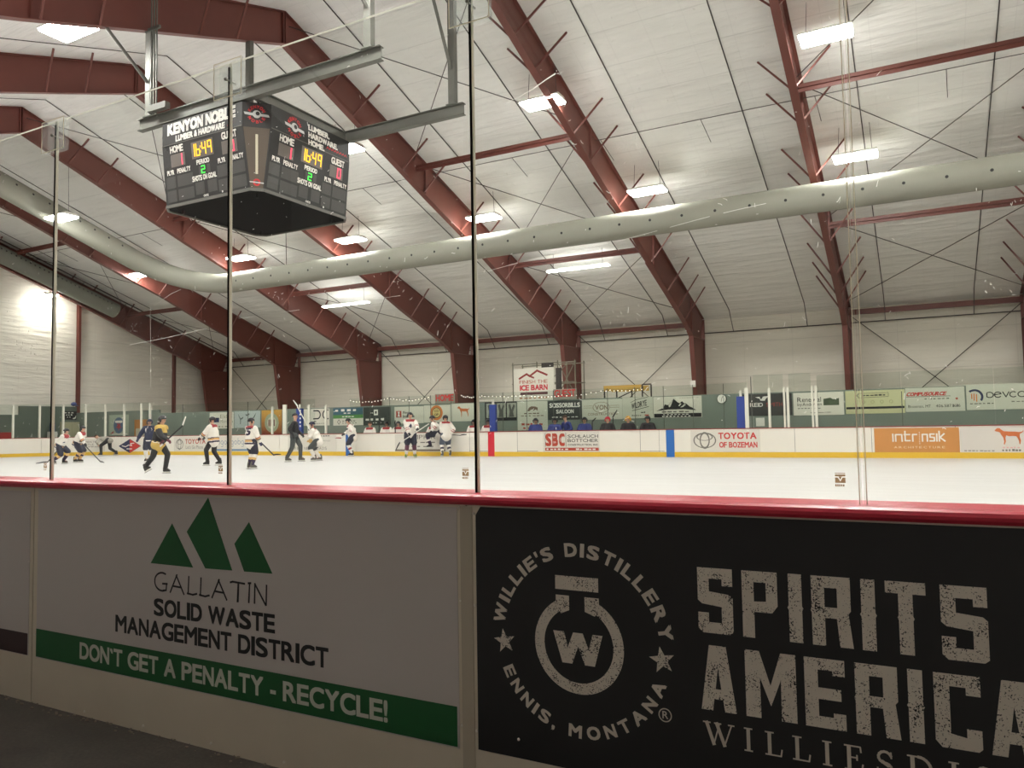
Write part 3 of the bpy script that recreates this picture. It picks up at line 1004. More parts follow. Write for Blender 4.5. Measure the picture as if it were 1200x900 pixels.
for i in range(5):
    a, b = px[i] + .004, px[i + 1] - .004
    mb = MB()
    v = [(x, y, z) for z in (1.02, GT) for y in (-.006, .006) for x in (a, b)]
    mb.add(v, [(0, 1, 5, 4), (2, 6, 7, 3)], 0)
    mb.add(v, [(0, 2, 3, 1), (4, 5, 7, 6), (0, 4, 6, 2), (1, 3, 7, 5)], 1)
    pane = part('glass_pane', mb, [M_GL, M_EDGE], shield, label=plab[i])
    # puck and stick scuffs on the pane
    sm = MB()
    def scuff(x, z, L, w, ang):
        ca, sa = math.cos(ang), math.sin(ang)
        n = 4
        pts = []
        for t in range(n + 1):
            u = -L / 2 + L * t / n
            pts.append((x + u * ca, z + u * sa + .12 * L * math.sin(u / L * 5 + x * 9)))
        stroke(sm, pts, w, .0068)
    for j in range(190):
        zz = 1.25 + (random.random() ** 1.2) * 1.6
        scuff(random.uniform(a + .02, b - .02), zz, random.choice((.003, .004, .005, .008, .016)), random.uniform(.0008, .002), random.uniform(0, PI))
    for cl in range(5):
        cx, cz = random.uniform(a + .1, b - .1), random.uniform(1.35, 2.4)
        for j in range(9):
            scuff(cx + random.gauss(0, .03), cz + random.gauss(0, .018), random.uniform(.003, .012), .0012, random.uniform(0, PI))
    if i == 3:
        pts = [(14.905 + .2 * t, 2.135 + .13 * t + .015 * math.sin(t * 3)) for t in np.linspace(0, 1, 8)]
        pts = [(14.885, 2.478), (14.94, 2.488), (15.0, 2.507), (15.05, 2.528), (15.085, 2.54)]
        for t in range(4):
            stroke(sm, pts[t:t + 2], .0016 + .0012 * t, .0068)
        for j in range(6):
            scuff(15.09 + .004 * j, 2.54 + random.gauss(0, .006), .006, .002, random.uniform(0, PI))
        pts = [(14.79 + 1.0 * t, 1.86 + .10 * t + .004 * math.sin(9 * t)) for t in np.linspace(0, 1, 24)]
        for t in range(23):
            if t % 4 != 3:
                stroke(sm, pts[t:t + 2], .0011, .0068)
    if i == 2:
        pts = [(13.5 + 1.0 * t, 1.79 + .02 * t) for t in np.linspace(0, 1, 20)]
        for t in range(19):
            if t % 5 < 2:
                stroke(sm, pts[t:t + 2], .0009, .0068)
    if i == 1:
        for pts in ([(12.93, 1.9), (13.05, 1.945), (13.12, 1.96)], [(12.75, 1.72), (13.0, 1.735), (13.3, 1.76)], [(12.9, 1.92), (12.905, 1.7), (12.91, 1.5)]):
            stroke(sm, pts, .0013, .0068)
    part('scuff_marks', sm, M_SCUFF, pane, label='white scuff marks')['kind'] = 'stuff'
    # maker's stamp low in the corner
    if i < 4:
        sx = b - (.045 if i != 3 else .055)
        st = MB()
        z0 = 1.105
        w2, hh = .014, .028
        rect(st, sx - w2, sx + w2, z0 + hh - .001, z0 + hh + .001, .0066)
        rect(st, sx - w2, sx + w2, z0 + .019, z0 + .0245, .0066)
        poly(st, [(sx - w2, z0), (sx + w2, z0), (sx + w2, z0 + .0155), (sx + .0065, z0 + .0155), (sx, z0 + .004), (sx - .0065, z0 + .0155), (sx - w2, z0 + .0155)], .0066)
        poly(st, [(sx - .0045, z0 + .0185), (sx + .0045, z0 + .0185), (sx, z0 + .0085)], .0066)
        for q in range(5):
            rect(st, sx - w2 + q * .0052, sx - w2 + q * .0052 + .0038, z0 - .0105, z0 - .004, .0066)
        part('maker_stamp', st, M_STAMP, pane, label='small brown maker stamp')
for i, x in enumerate(px[1:5]):
    names = ['first seam from the left', 'seam in front of the scoreboard', 'dark seam left of centre', 'pale seam at right']
    if i < 3:
        mb = MB().box(x - .0075, x + .0022, -.0085, .0075, 1.0, GT - .02)  # dark strip painted in for the pane edge in shade
        s = part('seam_edge_strip', mb, M_EDGE_DARK, shield, label='dark strip for the shaded glass edge, ' + names[i])
        part('lit_edge_strip', MB().box(x + .0022, x + .0058, -.0072, .0072, 1.0, GT - .1), M_LIGHT, s, label='pale strip for the lit glass edge')  # pale strip painted in for the pane edge catching light
    else:
        mb = MB().box(x - .0105, x - .0085, -.007, .007, 1.0, GT)
        mb.box(x + .0085, x + .0105, -.007, .007, 1.0, GT)
        s = part('seam_edge_strip', mb, M_LIGHT, shield, label='pale double edge strip, ' + names[i])
for x0, x1, x, lb in ((12.0, 12.2, 12.11, 'clear plastic clip plate joining the panes at the first seam'), (13.35, 13.53, 13.44, 'clear plastic clip plate joining the panes in front of the scoreboard'), (14.645, 14.825, 14.735, 'clear plastic clip plate joining the panes at the top, left of centre')):
    cz0, cz1 = GT - .165, GT + .008
    mb = MB().box(x0, x1, -.018, -.0085, cz0, cz1)
    root = part('clip_plate', mb, M_CLIP, shield, label=lb)
    fr = MB()
    for a, b2, c0, c1 in ((x0, x0 + .004, cz0, cz1), (x1 - .004, x1, cz0, cz1), (x0, x1, cz0, cz0 + .004), (x0, x1, cz1 - .004, cz1)):
        fr.box(a, b2, -.0195, -.0182, c0, c1)
    part('plate_rim', fr, M_LIGHT, root)
    part('plate_back', MB().box(x0 + .008, x1 - .008, .0085, .016, cz0, cz1), M_CLIP, root)
    bt = MB()
    bt.tube([(x, -.03, GT - .085), (x, .03, GT - .085)], .004, 8)
    bt.sphere((x, -.028, GT - .085), .008, 10, 6)
    part('bolt', bt, mat('bolt_steel', rgb(120, 118, 110), .35, .8), root)

# ------------------------------------------------------------------ scoreboard and its hanging frame
def ibeam(mb, p, q, w=.17, h=.3, t=.02):
    p, q = Vector(p), Vector(q)
    mb.bar(p, q, t, h)
    up = Vector((0, 0, h / 2))
    mb.bar(p + up, q + up, w, t)
    mb.bar(p - up, q - up, w, t)
    return mb
fx0, fx1 = frame_x(0), frame_x(1)
for y, nm in ((11.15, 'near'), (14.7, 'far')):
    mb = ibeam(MB(), (-2.66, y, 9.77), (5.72, y, 9.77))
    solid('scoreboard_beam', mb, M_GALV, '%s grey steel beam spanning two roof frames above the scoreboard' % nm, 'beam')
    for x, k2 in ((fx0, 'left'), (fx1, 'right')):
        zt = bot_z(mir(y) if y < RIDGE_Y else y) - .01
        mb = MB()
        mb.bar((x, y, 9.93), (x, y, zt), .2, .16)
        mb.box(x - .16, x + .16, y - .12, y + .12, 9.93, 9.95)
        solid('beam_hanger', mb, M_GALV, 'grey hanger post carrying the %s end of the %s scoreboard beam' % (k2, nm), 'hanger')
        dy = 1.35 if nm == 'near' else -1.35
        dy = -1.3
        if not (nm == 'far' and k2 == 'left'):
            z1 = bot_z(mir(y + dy) if y + dy < RIDGE_Y else y + dy) - .0
            mb = MB().tube([(x, y - .08, 10.9), (x, y + dy, z1)], .045, 8)
            solid('hanger_brace', mb, M_GALV, 'diagonal grey brace steadying the %s hanger of the %s scoreboard beam' % (k2, nm), 'brace')
for x, nm in ((-1.75, 'left'), (1.72, 'right')):
    mb = ibeam(MB(), (x, 11.25, 9.74), (x, 14.6, 9.74), .15, .26)
    solid('cross_beam', mb, M_GALV, '%s grey cross beam over the scoreboard joining the two long beams' % nm, 'beam')
mb = MB()
for dx in (.25, .36, .47):
    mb.tube([(fx0 + dx, 11.0, 9.9), (fx0 + dx, 11.0, 15.0 - 1.75)], .022, 6)
mb.bar((fx0, 11.0, 12.3), (fx0 + .6, 11.0, 12.3), .06, .08)
solid('conduit_bundle', mb, M_GALV, 'three thin conduits rising beside the left hanger of the near scoreboard beam', 'conduit')
mb = MB().box(fx0 + .22, fx0 + .95, 10.9, 11.06, 9.95, 10.12)

solid('junction_box', mb, M_GALV, 'grey metal box sitting on the left end of the near scoreboard beam', 'box')

CX, CY = -.1, 13.06
HT, HB = 2.0, 1.8           # half widths, top and bottom
FT, FB = 1.5, 1.56          # half face widths
Z2, Z1, Z0 = 9.56, 8.95, 7.38
def octo(h, f):
    return [(-f, -h), (f, -h), (h, -f), (h, f), (f, h), (-f, h), (-h, f), (-h, -f)]
sb = empty('scoreboard', 'black four-sided scoreboard with lit digits hanging over centre ice', 'scoreboard', (CX, CY, Z0))
M_CAB = mat('scoreboard_black', rgb(40, 39, 38), .5, noise=.08, nscale=4)
M_CAB2 = mat('scoreboard_panel', rgb(74, 73, 70), .55, noise=.1, nscale=8)
M_TRIMG = mat('scoreboard_trim', rgb(96, 94, 88), .5)
mb = MB()
t2 = [(CX + a, CY + b, Z2) for a, b in octo(HT, FT)]
t1 = [(CX + a, CY + b, Z1) for a, b in octo(HT, FT)]
t0 = [(CX + a, CY + b, Z0) for a, b in octo(HB, FB)]
mb.add(t2 + t1 + t0, [tuple(range(8))] + [(i, (i + 1) % 8, 8 + (i + 1) % 8, 8 + i) for i in range(8)] + [(8 + i, 8 + (i + 1) % 8, 16 + (i + 1) % 8, 16 + i) for i in range(8)])
part('cabinet', mb, M_CAB, sb)
# soffit with a low rim
mb = MB()
mb.add([(CX + a * .985, CY + b * .985, Z0 - .012) for a, b in octo(HB, FB)], [tuple(range(8))])
part('soffit', mb, mat('soffit_black', rgb(10, 10, 11), .6, spec=.05), sb, label='black underside')
mb = MB()
O = octo(HB, FB)
for i in range(8):
    a, b = O[i], O[(i + 1) % 8]
    mb.bar((CX + a[0], CY + a[1], Z0 - .02), (CX + b[0], CY + b[1], Z0 - .02), .05, .07)
part('bottom_rim', mb, M_TRIMG, sb)
mb = MB()
for a, b in ((1.4, -1.4), (-1.4, -1.4), (1.4, 1.4), (-1.4, 1.4)):
    mb.tube([(CX + a, CY + b, Z0 - .12), (CX + a, CY + b, Z0)], .025, 6)
part('foot_stud', mb, M_BLACK, sb)
mb = MB()
for a, b in ((1.65, -1.6), (-1.65, -1.6), (1.65, 1.5), (-1.65, 1.5)):
    mb.tube([(CX + a, CY + b, Z2), (CX + a, CY + b, Z2 + .16)], .03, 6)
    mb.sphere((CX + a, CY + b, Z2 + .12), .05, 8, 6)
part('hoist_ring', mb, M_BLACK, sb)
M_AMB = mat('amber_led', (1.0, .47, .02, 1), .5, emit=1.6)
M_REDL = mat('red_led', (1.0, .06, .12, 1), .5, emit=1.5)
M_GRNL = mat('green_led', (.06, .9, .08, 1), .5, emit=1.0)
M_DIGB = mat('digit_window', rgb(112, 104, 98), .4)
M_REDINK = mat('red_ink', rgb(196, 40, 44), .5)
M_SILV = mat('silver_ink', rgb(190, 190, 188), .4)
def seg7(mb, ch, a0, a1, b0, b1, d, to3, w):
    S = {'0': 'abcdef', '1': 'bc', '2': 'abged', '4': 'fgbc', '6': 'fgedc', '9': 'abcfg'}[ch]
    m = (b0 + b1) / 2
    L = dict(a=((a0, b1), (a1, b1)), b=((a1, b1), (a1, m)), c=((a1, m), (a1, b0)), d=((a0, b0), (a1, b0)), e=((a0, m), (a0, b0)), f=((a0, b1), (a0, m)), g=((a0, m), (a1, m)))
    for s in S:
        stroke(mb, list(L[s]), w, d, 0, to3)
def logo(parent, to3, c, r):
    mb = MB()
    arc_text(mb, 'KENYON', c, r * .84, r * .32, 150, 30, True, .012, 0, .05, to3, .95, .04)
    arc_text(mb, 'NOBLE', c, r * .84, r * .32, 212, 328, False, .012, 0, .05, to3, 1.0, .04)
    part('logo_ring', mb, M_REDINK, parent, label='red ring of letters')
    mb = MB()
    poly(mb, [(c[0] - r * 1.35, c[1] + r * .18), (c[0] - r * .3, c[1] + r * .1), (c[0] - r * .3, c[1] - r * .2), (c[0] - r * 1.25, c[1] - r * .1)], .018, 0, to3)
    poly(mb, [(c[0] + r * .3, c[1] + r * .1), (c[0] + r * 1.25, c[1] + r * .02), (c[0] + r * 1.35, c[1] - r * .25), (c[0] + r * .3, c[1] - r * .2)], .018, 0, to3)
    disc(mb, c, r * .44, .016, 0, 20, to3)
    part('logo_badge', mb, M_SILV, parent, label='silver badge')
    mb = disc(MB(), (c[0] + r * .1, c[1] + r * .08), r * .22, .02, 0, 14, to3)
    part('logo_eye', mb, M_BLACK, parent)
def make_face(rot, kind):
    """one display face; a runs along the face (-1.5 .. 1.5), v = 0 top of the lower panel .. 1 bottom"""
    R = Matrix.Rotation(rot, 3, 'Z')
    def H(a, b, d):            # header plane: b = world height
        p = R @ Vector((a, -(HT + d), 0))
        return (CX + p.x, CY + p.y, b)
    def Lw(a, b, d):           # lower leaning panel, b = world height
        t = (Z1 - b) / (Z1 - Z0)
        p = R @ Vector((a * (1 + t * .03), -(HT + (HB - HT) * t + d), 0))
        return (CX + p.x, CY + p.y, b)
    A = lambda f: -1.5 + 3.0 * f
    V = lambda v: Z1 - v * (Z1 - Z0)
    if kind == 0:
        mb = text_fit(MB(), 'KENYON NOBLE', A(.07), A(.93), Z2 - .36, Z2 - .04, .012, .075, to3=H)
        text_fit(mb, 'LUMBER & HARDWARE', A(.18), A(.80), Z2 - .57, Z2 - .40, .012, .07, to3=H)
        part('header_lettering', mb, M_WHITE, sb, label='white lettering on the header')
        mb = poly(MB(), [(A(.83), Z2 - .54), (A(.85), Z2 - .42), (A(.9), Z2 - .47), (A(.85), Z2 - .5)], .012, 0, H)
        part('header_mark', mb, M_REDINK, sb)
    else:
        logo(sb, H, (A(.27), Z2 - .33), .27)
        mb = MB()
        for i, (s, e) in enumerate((('LUMBER.', .72), ('HARDWARE.', .83), ('HOME.', .65))):
            text_fit(mb, s, A(.44), A(e), Z2 - .22 - i * .2, Z2 - .06 - i * .2, .012, .075, to3=H)
        part('header_lettering', mb, M_WHITE, sb, label='white lettering on the header')
        mb = MB()
        for a in np.linspace(.68, .93, 8):
            stroke(mb, [(A(a), Z2 - .5), (A(a + .015), Z2 - .44), (A(a + .03), Z2 - .5)], .022, .012, 0, H)
        part('header_script', mb, M_REDINK, sb)
    # line between header and panel
    part('header_rail', rect(MB(), -1.5, 1.5, Z1 - .012, Z1 + .012, .008, 0, H), M_TRIMG, sb)
    # caption lettering
    mb = MB()
    for s, a0, a1, v0, v1 in (('HOME', .10, .27, .03, .15), ('GUEST', .75, .93, .03, .15), ('PERIOD', .42, .58, .36, .44), ('SHOTS ON GOAL', .35, .65, .61, .70),
                              ('PLYR', .04, .13, .42, .50), ('PENALTY', .17, .34, .42, .50), ('PLYR', .68, .77, .42, .50), ('PENALTY', .81, .98, .42, .50), ('OES', .47, .53, .94, .975)):
        text_fit(mb, s, A(a0), A(a1), V(v1), V(v0), .012, .05, to3=Lw)
    rect(mb, A(.69), A(.705), V(.97), V(.94), .012, 0, Lw)
    part('caption_lettering', mb, M_WHITE, sb, label='white captions')
    # windows behind the digits
    mb = MB()
    for a0, a1, v0, v1 in ((.10, .28, .17, .38), (.37, .64, .06, .33), (.74, .92, .17, .38)):
        rect(mb, A(a0), A(a1), V(v1), V(v0), .006, 0, Lw)
    part('digit_window', mb, M_DIGB, sb, label='grey digit windows')
    mb = MB()
    for a0, a1, v0, v1 in ((.02, .14, .53, .72), (.16, .36, .53, .72), (.02, .14, .76, .95), (.16, .36, .76, .95), (.66, .78, .53, .72), (.80, .985, .53, .72), (.66, .78, .76, .95), (.80, .985, .76, .95), (.38, .49, .72, .92), (.53, .64, .72, .92), (.44, .50, .46, .60), (.54, .58, .46, .60)):
        rect(mb, A(a0), A(a1), V(v1), V(v0), .006, 0, Lw)
    part('dark_window', mb, M_CAB2, sb)
    mb = MB()
    for ch, a in zip('1649', (.395, .425, .50, .57)):
        a1 = a + .048
        if ch == '1':
            stroke(mb, [(A(.41), V(.29)), (A(.41), V(.10))], .038, .014, 0, Lw)
        else:
            seg7(mb, ch, A(a + .008), A(a1), V(.29), V(.10), .014, Lw, .034)
    for v in (.155, .235):
        rect(mb, A(.482), A(.491), V(v + .018), V(v - .012), .014, 0, Lw)
    part('clock_digits', mb, M_AMB, sb, label='amber clock digits')
    mb = MB()
    stroke(mb, [(A(.245), V(.36)), (A(.245), V(.19))], .04, .014, 0, Lw)
    part('home_digit', mb, M_REDL, sb, label='red home score digit')
    mb = MB()
    seg7(mb, '0', A(.845), A(.885), V(.355), V(.195), .014, Lw, .036)
    part('guest_digit', mb, M_REDL, sb, label='red guest score digit')
    mb = MB()
    seg7(mb, '2', A(.475), A(.515), V(.585), V(.475), .014, Lw, .032)
    part('period_digit', mb, M_GRNL, sb, label='green period digit')
make_face(0, 0)
make_face(PI / 2, 1)
make_face(PI, 0)
make_face(-PI / 2, 1)
# chamfered corners: header badge, brown wedge with a pale light bar
M_WEDGE = mat('corner_brown', rgb(84, 72, 60), .5)
M_BAR = mat('corner_light_bar', rgb(196, 186, 160), .4)
for i, q in enumerate((PI / 4, 3 * PI / 4, 5 * PI / 4, 7 * PI / 4)):
    R = Matrix.Rotation(q, 3, 'Z')
    dT = (HT + FT) / math.sqrt(2)
    dB = (HB + FB) / math.sqrt(2)
    def Hc(a, b, d, R=R):
        p = R @ Vector((a, -(dT + d), 0))
        return (CX + p.x, CY + p.y, b)
    def Lc(a, b, d, R=R):
        t = (Z1 - b) / (Z1 - Z0)
        p = R @ Vector((a, -(dT + (dB - dT) * t + d), 0))
        return (CX + p.x, CY + p.y, b)
    logo(sb, Hc, (0, Z2 - .3), .23)
    mb = poly(MB(), [(-.32, Z1 - .03), (.32, Z1 - .03), (.15, Z0 + .02), (-.15, Z0 + .02)], .006, 0, Lc)
    part('corner_wedge', mb, M_WEDGE, sb, label='brown corner panel')
    part('light_bar', rect(MB(), -.03, .03, Z1 - 1.2, Z1 - .2, .012, 0, Lc), M_BAR, sb, label='pale light bar')
    mb = ring(MB(), (0, Z0 + .16), .05, .09, .012, 0, 0, 360, 20, Lc)
    part('small_badge', mb, M_REDINK, sb)
    mb = poly(MB(), [(-.17, Z0 + .18), (.17, Z0 + .16), (.17, Z0 + .13), (-.17, Z0 + .15)], .016, 0, Lc)
    part('small_badge_bar', mb, M_SILV, sb)

# ------------------------------------------------------------------ far boards
BH = 1.055
YB = 25.9
ARC_C, ARC_R = (-22.0, 17.4), 8.5
def on_arc(deg, r=ARC_R):
    t = math.radians(deg)
    return (ARC_C[0] + r * math.cos(t), ARC_C[1] + r * math.sin(t))
M_WBOARD = mat('far_board_plastic', rgb(240, 235, 224), .42, noise=.03, nscale=3)
M_LINE_R = mat('red_line_plastic', rgb(206, 34, 54), .4)
M_LINE_B = mat('blue_line_plastic', rgb(44, 108, 186), .4)
M_FCAP = mat('far_cap_plastic', rgb(150, 60, 56), .45)
far = empty('dasher_boards', 'white rink boards along the far side with yellow kick strip and sponsor signs', 'rink boards', (3, YB, 0))
s = -22.0
edges = [-22.0] + [0.02 + 2.44 * i for i in range(-9, 9)] + [22.0]
edges = [e for e in edges if -22.0 <= e <= 22.0]
for a, b in zip(edges[:-1], edges[1:]):
    if b - a < .3:
        continue
    part('board_panel', MB().box(a + .006, b - .006, YB, YB + .05, .19, BH - .03), M_WBOARD, far)
    part('kick_strip', MB().box(a + .002, b - .002, YB - .012, YB + .05, 0, .19), M_YEL, far)
mb = MB()
for e in edges[1:-1]:
    mb.box(e - .006, e + .006, YB + .012, YB + .04, .19, BH - .03)
part('seam_filler', mb, M_SEAM, far, label='dark joints between the panels')
part('cap_rail', MB().box(-22, 22, YB - .02, YB + .13, BH - .03, BH), M_FCAP, far, label='dull red cap rail')
for x, m, nm in ((0, M_LINE_R, 'red'), (7.77, M_LINE_B, 'blue'), (-7.77, M_LINE_B, 'blue')):
    part('line_stripe', MB().box(x - .155, x + .155, YB - .016, YB - .001, 0.0, BH - .03), m, far, label='%s line carried up the boards' % nm)
mb = MB()
for x in (1.25, 6.59, -1.08):
    mb.box(x - .006, x + .006, YB - .002, YB, .19, BH - .03)
    mb.box(x, x + .95, YB - .002, YB, .215, .228)
part('gate_joint', mb, M_SEAM, far, label='thin outline of the bench gates')

corner = empty('dasher_boards', 'white curved corner boards with yellow kick strip at far left', 'rink boards', (-27.5, 22.5, 0))
def arc_box(mb, a0, a1, r0, r1, z0, z1, n=6):
    for i in range(n):
        p0, p1 = a0 + (a1 - a0) * i / n, a0 + (a1 - a0) * (i + 1) / n
        q = [on_arc(p0, r0), on_arc(p1, r0), on_arc(p1, r1), on_arc(p0, r1)]
        v = [(x, y, z0) for x, y in q] + [(x, y, z1) for x, y in q]
        mb.add(v, [(0, 3, 2, 1), (4, 5, 6, 7), (0, 1, 5, 4), (2, 3, 7, 6), (1, 2, 6, 5), (3, 0, 4, 7)])
    return mb
A_ = [90 + 15 * i for i in range(7)]
for a0, a1 in zip(A_[:-1], A_[1:]):
    part('board_panel', arc_box(MB(), a0 + .04, a1 - .04, ARC_R, ARC_R + .05, .19, BH - .03), M_WBOARD, corner)
    part('kick_strip', arc_box(MB(), a0, a1, ARC_R - .012, ARC_R + .05, 0, .19), M_YEL, corner)
part('cap_rail', arc_box(MB(), 90, 180, ARC_R - .02, ARC_R + .13, BH - .03, BH, 36), M_FCAP, corner)
endb = empty('dasher_boards', 'white end boards behind the left goal, beyond the left edge', 'rink boards', (-30.5, 12.9, 0))
part('board_panel', MB().box(-30.55, -30.5, 8.5, 17.4, .19, BH - .03), M_WBOARD, endb)
part('kick_strip', MB().box(-30.55, -30.488, 8.5, 17.4, 0, .19), M_YEL, endb)
part('cap_rail', MB().box(-30.63, -30.48, 8.5, 17.4, BH - .03, BH), M_FCAP, endb)
# ground-side boards of the near straight, left of the picture, so the rink closes
nearl = empty('dasher_boards', 'near white rink boards running off beyond the left edge', 'rink boards', (0, 0, 0))
part('board_panel', MB().box(-22, 9.395, -.06, .05, FZ, 1.005), M_HDPE, nearl)
part('cap_rail', MB().box(-22, 9.395, -.09, .1, 1.005, 1.046), M_CAP, nearl)

# ------------------------------------------------------------------ far glass
M_FGL = glass('far_glass', (.93, .955, .935, 1), .35)
M_POST = mat('white_post', rgb(224, 222, 208), .5)
M_JOINT = mat('glass_joint', rgb(84, 88, 78), .5)
def glass_run(label, loc, panes, posts, joints, zt, y):
    root = empty('glass_barrier', label, 'glass barrier', loc)
    for a, b, t in panes:
        part('glass_pane', MB().box(a, b, y - .006, y + .006, BH, t), M_FGL, root)
    for x, w, t in posts:
        part('post', MB().box(x - w / 2, x + w / 2, y - .05, y + .03, BH, t), M_POST, root)
    for x, t in joints:
        part('joint', MB().box(x - .012, x + .012, y - .012, y + .012, BH, t), M_JOINT, root)
    return root
YG = YB + .06
glass_run('glass above the far boards at right, on pale posts', (15.5, YG, BH), [(10.86, 11.38, 2.95), (11.42, 11.88, 2.95), (12.07, 12.8, 2.95), (13.0, 15.6, 2.85), (15.62, 18.2, 2.85), (18.22, 20.8, 2.85)],
          [(11.4, .08, 2.46), (11.91, .06, 2.46), (12.03, .08, 2.47), (12.84, .06, 2.48), (12.96, .08, 2.48)], [(10.78, 2.9), (15.61, 2.2)], 2.85, YG)
glass_run('glass above the far boards left of the home bench, on pale posts', (-15.5, YG, BH), [(-21.9, -19.4, 2.75), (-19.38, -16.9, 2.75), (-16.88, -14.45, 2.75), (-14.43, -12.0, 2.75), (-11.7, -9.9, 2.75)],
          [(-12.72, .10, 2.45), (-11.87, .22, 2.52), (-10.27, .12, 2.48), (-9.2, .10, 2.44)], [(-19.39, 2.75), (-14.44, 2.75)], 2.75, YG)
root = empty('glass_barrier', 'glass around the far left rink corner, on eight pale posts', 'glass barrier', (-27.5, 22.5, BH))
PA = [148.6 + 5, 144.5, 135.85, 127.7, 119.5, 111.7, 103.55, 95.25, 90.6]
for a0, a1 in zip(PA[:-1], PA[1:]):
    part('glass_pane', arc_box(MB(), a1 + .2, a0 - .2, ARC_R + .055, ARC_R + .067, BH, 2.95, 2), M_FGL, root)
for a in PA[1:]:
    x, y = on_arc(a, ARC_R + .05)
    part('post', MB().box(x - .055, x + .055, y - .04, y + .04, BH, 2.88), M_POST, root)
# glass behind the benches with thin joints
root = empty('glass_barrier', 'tall glass behind the players benches with thin dark joints', 'glass barrier', (1, 27.7, .12))
xs = [-9.2, -7.9, -6.7, -5.55, -4.3, -3.15, -1.7, -.4, .8, 2.1, 3.35, 4.6, 5.8, 7.0, 8.2, 9.4, 10.3]
for a, b in zip(xs[:-1], xs[1:]):
    part('glass_pane', MB().box(a + .01, b - .01, 27.7, 27.712, .3, 2.78), M_FGL, root)
for x in xs[1:-1]:
    part('joint', MB().box(x - .008, x + .008, 27.69, 27.72, .3, 2.78), M_JOINT, root)
# pads and frames at the bench ends
M_PAD = mat('blue_pad_vinyl', rgb(42, 64, 140), .5)
def pad(x, y, z1, label, w=.28):
    r = empty('post_pad', label, 'pad', (x, y, BH))
    part('pad', MB().box(x - w / 2, x + w / 2, y - .08, y + .08, BH, z1), M_PAD, r)
    part('post', MB().box(x - .04, x + .04, y - .03, y + .03, z1, z1 + .22), M_POST, r)
    return r
r = pad(.07, YB + .08, 2.19, 'blue padded post between the two benches above the red line')
part('cross_bar', MB().box(-.75, .07, YB + .05, YB + .11, 2.36, 2.41), M_POST, r)
r = pad(10.4, YB + .08, 2.2, 'blue padded post at the right end of the visitors bench')
part('stanchion', MB().box(10.55, 10.68, YB + .0, YB + .06, BH, 2.5), M_POST, r)
r = pad(-10.9, YB + .08, 2.3, 'blue padded post with white dots at the left end of the home bench', .34)
mb = MB()
for i in range(5):
    disc(mb, (-10.8, 2.2 - .19 * i), .05, 0, 0, 10, lambda a, b, d: (a, YB - .004, b))
part('white_dot', mb, M_WHITE, r)

# ------------------------------------------------------------------ partition behind the benches
M_GRN = mat('green_grey_wall_paint', rgb(126, 135, 125), .65, noise=.06, nscale=1.5)
M_GRND = mat('dark_green_wall_paint', rgb(104, 113, 104), .65, noise=.06, nscale=1.5)
YP = 28.2
struct('wall_bench', MB().box(-24.3, 24, YP, YP + .12, -.1, 2.39), M_GRN, label='low green-grey partition wall behind the benches')
struct('wall_corner', MB().box(-33.2, -24.3, 28.2, 28.32, -.1, 2.6), M_GRN, label='green-grey partition in the far left corner')
struct('wall_end', MB().box(-32.5, -32.38, 24.6, 28.2, -.1, 3.0).box(-32.5, -32.38, 14, 24.6, -.1, 2.46), M_GRND, label='darker green partition behind the left end boards')
struct('floor_bench', MB().box(-12, 11, YB + .13, YP, -.1, .12), M_RUB, label='raised bench floor')
for x0, x1, nm in ((-9.0, -.4, 'home'), (.5, 10, 'visitors')):
    r = empty('players_bench', 'long wooden %s bench behind the far boards' % nm, 'bench', ((x0 + x1) / 2, 27.2, .12))
    part('seat', MB().box(x0, x1, 27.05, 27.4, .56, .6), mat('bench_wood', rgb(150, 118, 80), .5, noise=.15, nscale=6), r)
    for x in np.linspace(x0 + .4, x1 - .4, 5):
        part('leg', MB().box(x - .03, x + .03, 27.1, 27.35, .12, .56), M_GALV, r)

# ------------------------------------------------------------------ signs on the far boards and the partition
def F(o):
    return lambda a, b, d: (a, -.006 - d, b)
T3 = lambda a, b, d: (a, -.0075 - d, b)
SHEET = mat('white_sheet', rgb(224, 220, 206), .5, noise=.02, nscale=2)
def sign(x0, x1, z0, z1, y, m, label, name='sponsor_banner', cat='banner', rot=0.0, thick=.006):
    mb = MB().box(0, x1 - x0, -.006, -.006 + thick, 0, z1 - z0)
    return solid(name, mb, m, label, cat, loc=(x0, y, z0), rot=rot)
def ink(r, mb, m, name='lettering', label=None):
    return part(name, mb, m, r, local=True, label=label)
def dashes(mb, a0, a1, b, h, n, seed=0):
    """a row of short words too small to read"""
    rd = random.Random(seed)
    x = a0
    w = (a1 - a0) / n
    for i in range(n):
        L = w * rd.uniform(.45, .85)
        rect(mb, x, x + L, b, b + h * rd.uniform(.7, 1), 0, 0, T3)
        x += w
    return mb
RINK = mat('brick_red_ink', rgb(178, 62, 40), .5)
GREY = mat('grey_ink', rgb(120, 116, 108), .5)
NAVY = mat('navy_ink', rgb(36, 46, 84), .5)
ORNG = mat('orange_ink', rgb(214, 124, 56), .5)
YA = YB - .004
BS = mat('board_sheet', rgb(222, 217, 206), .45)

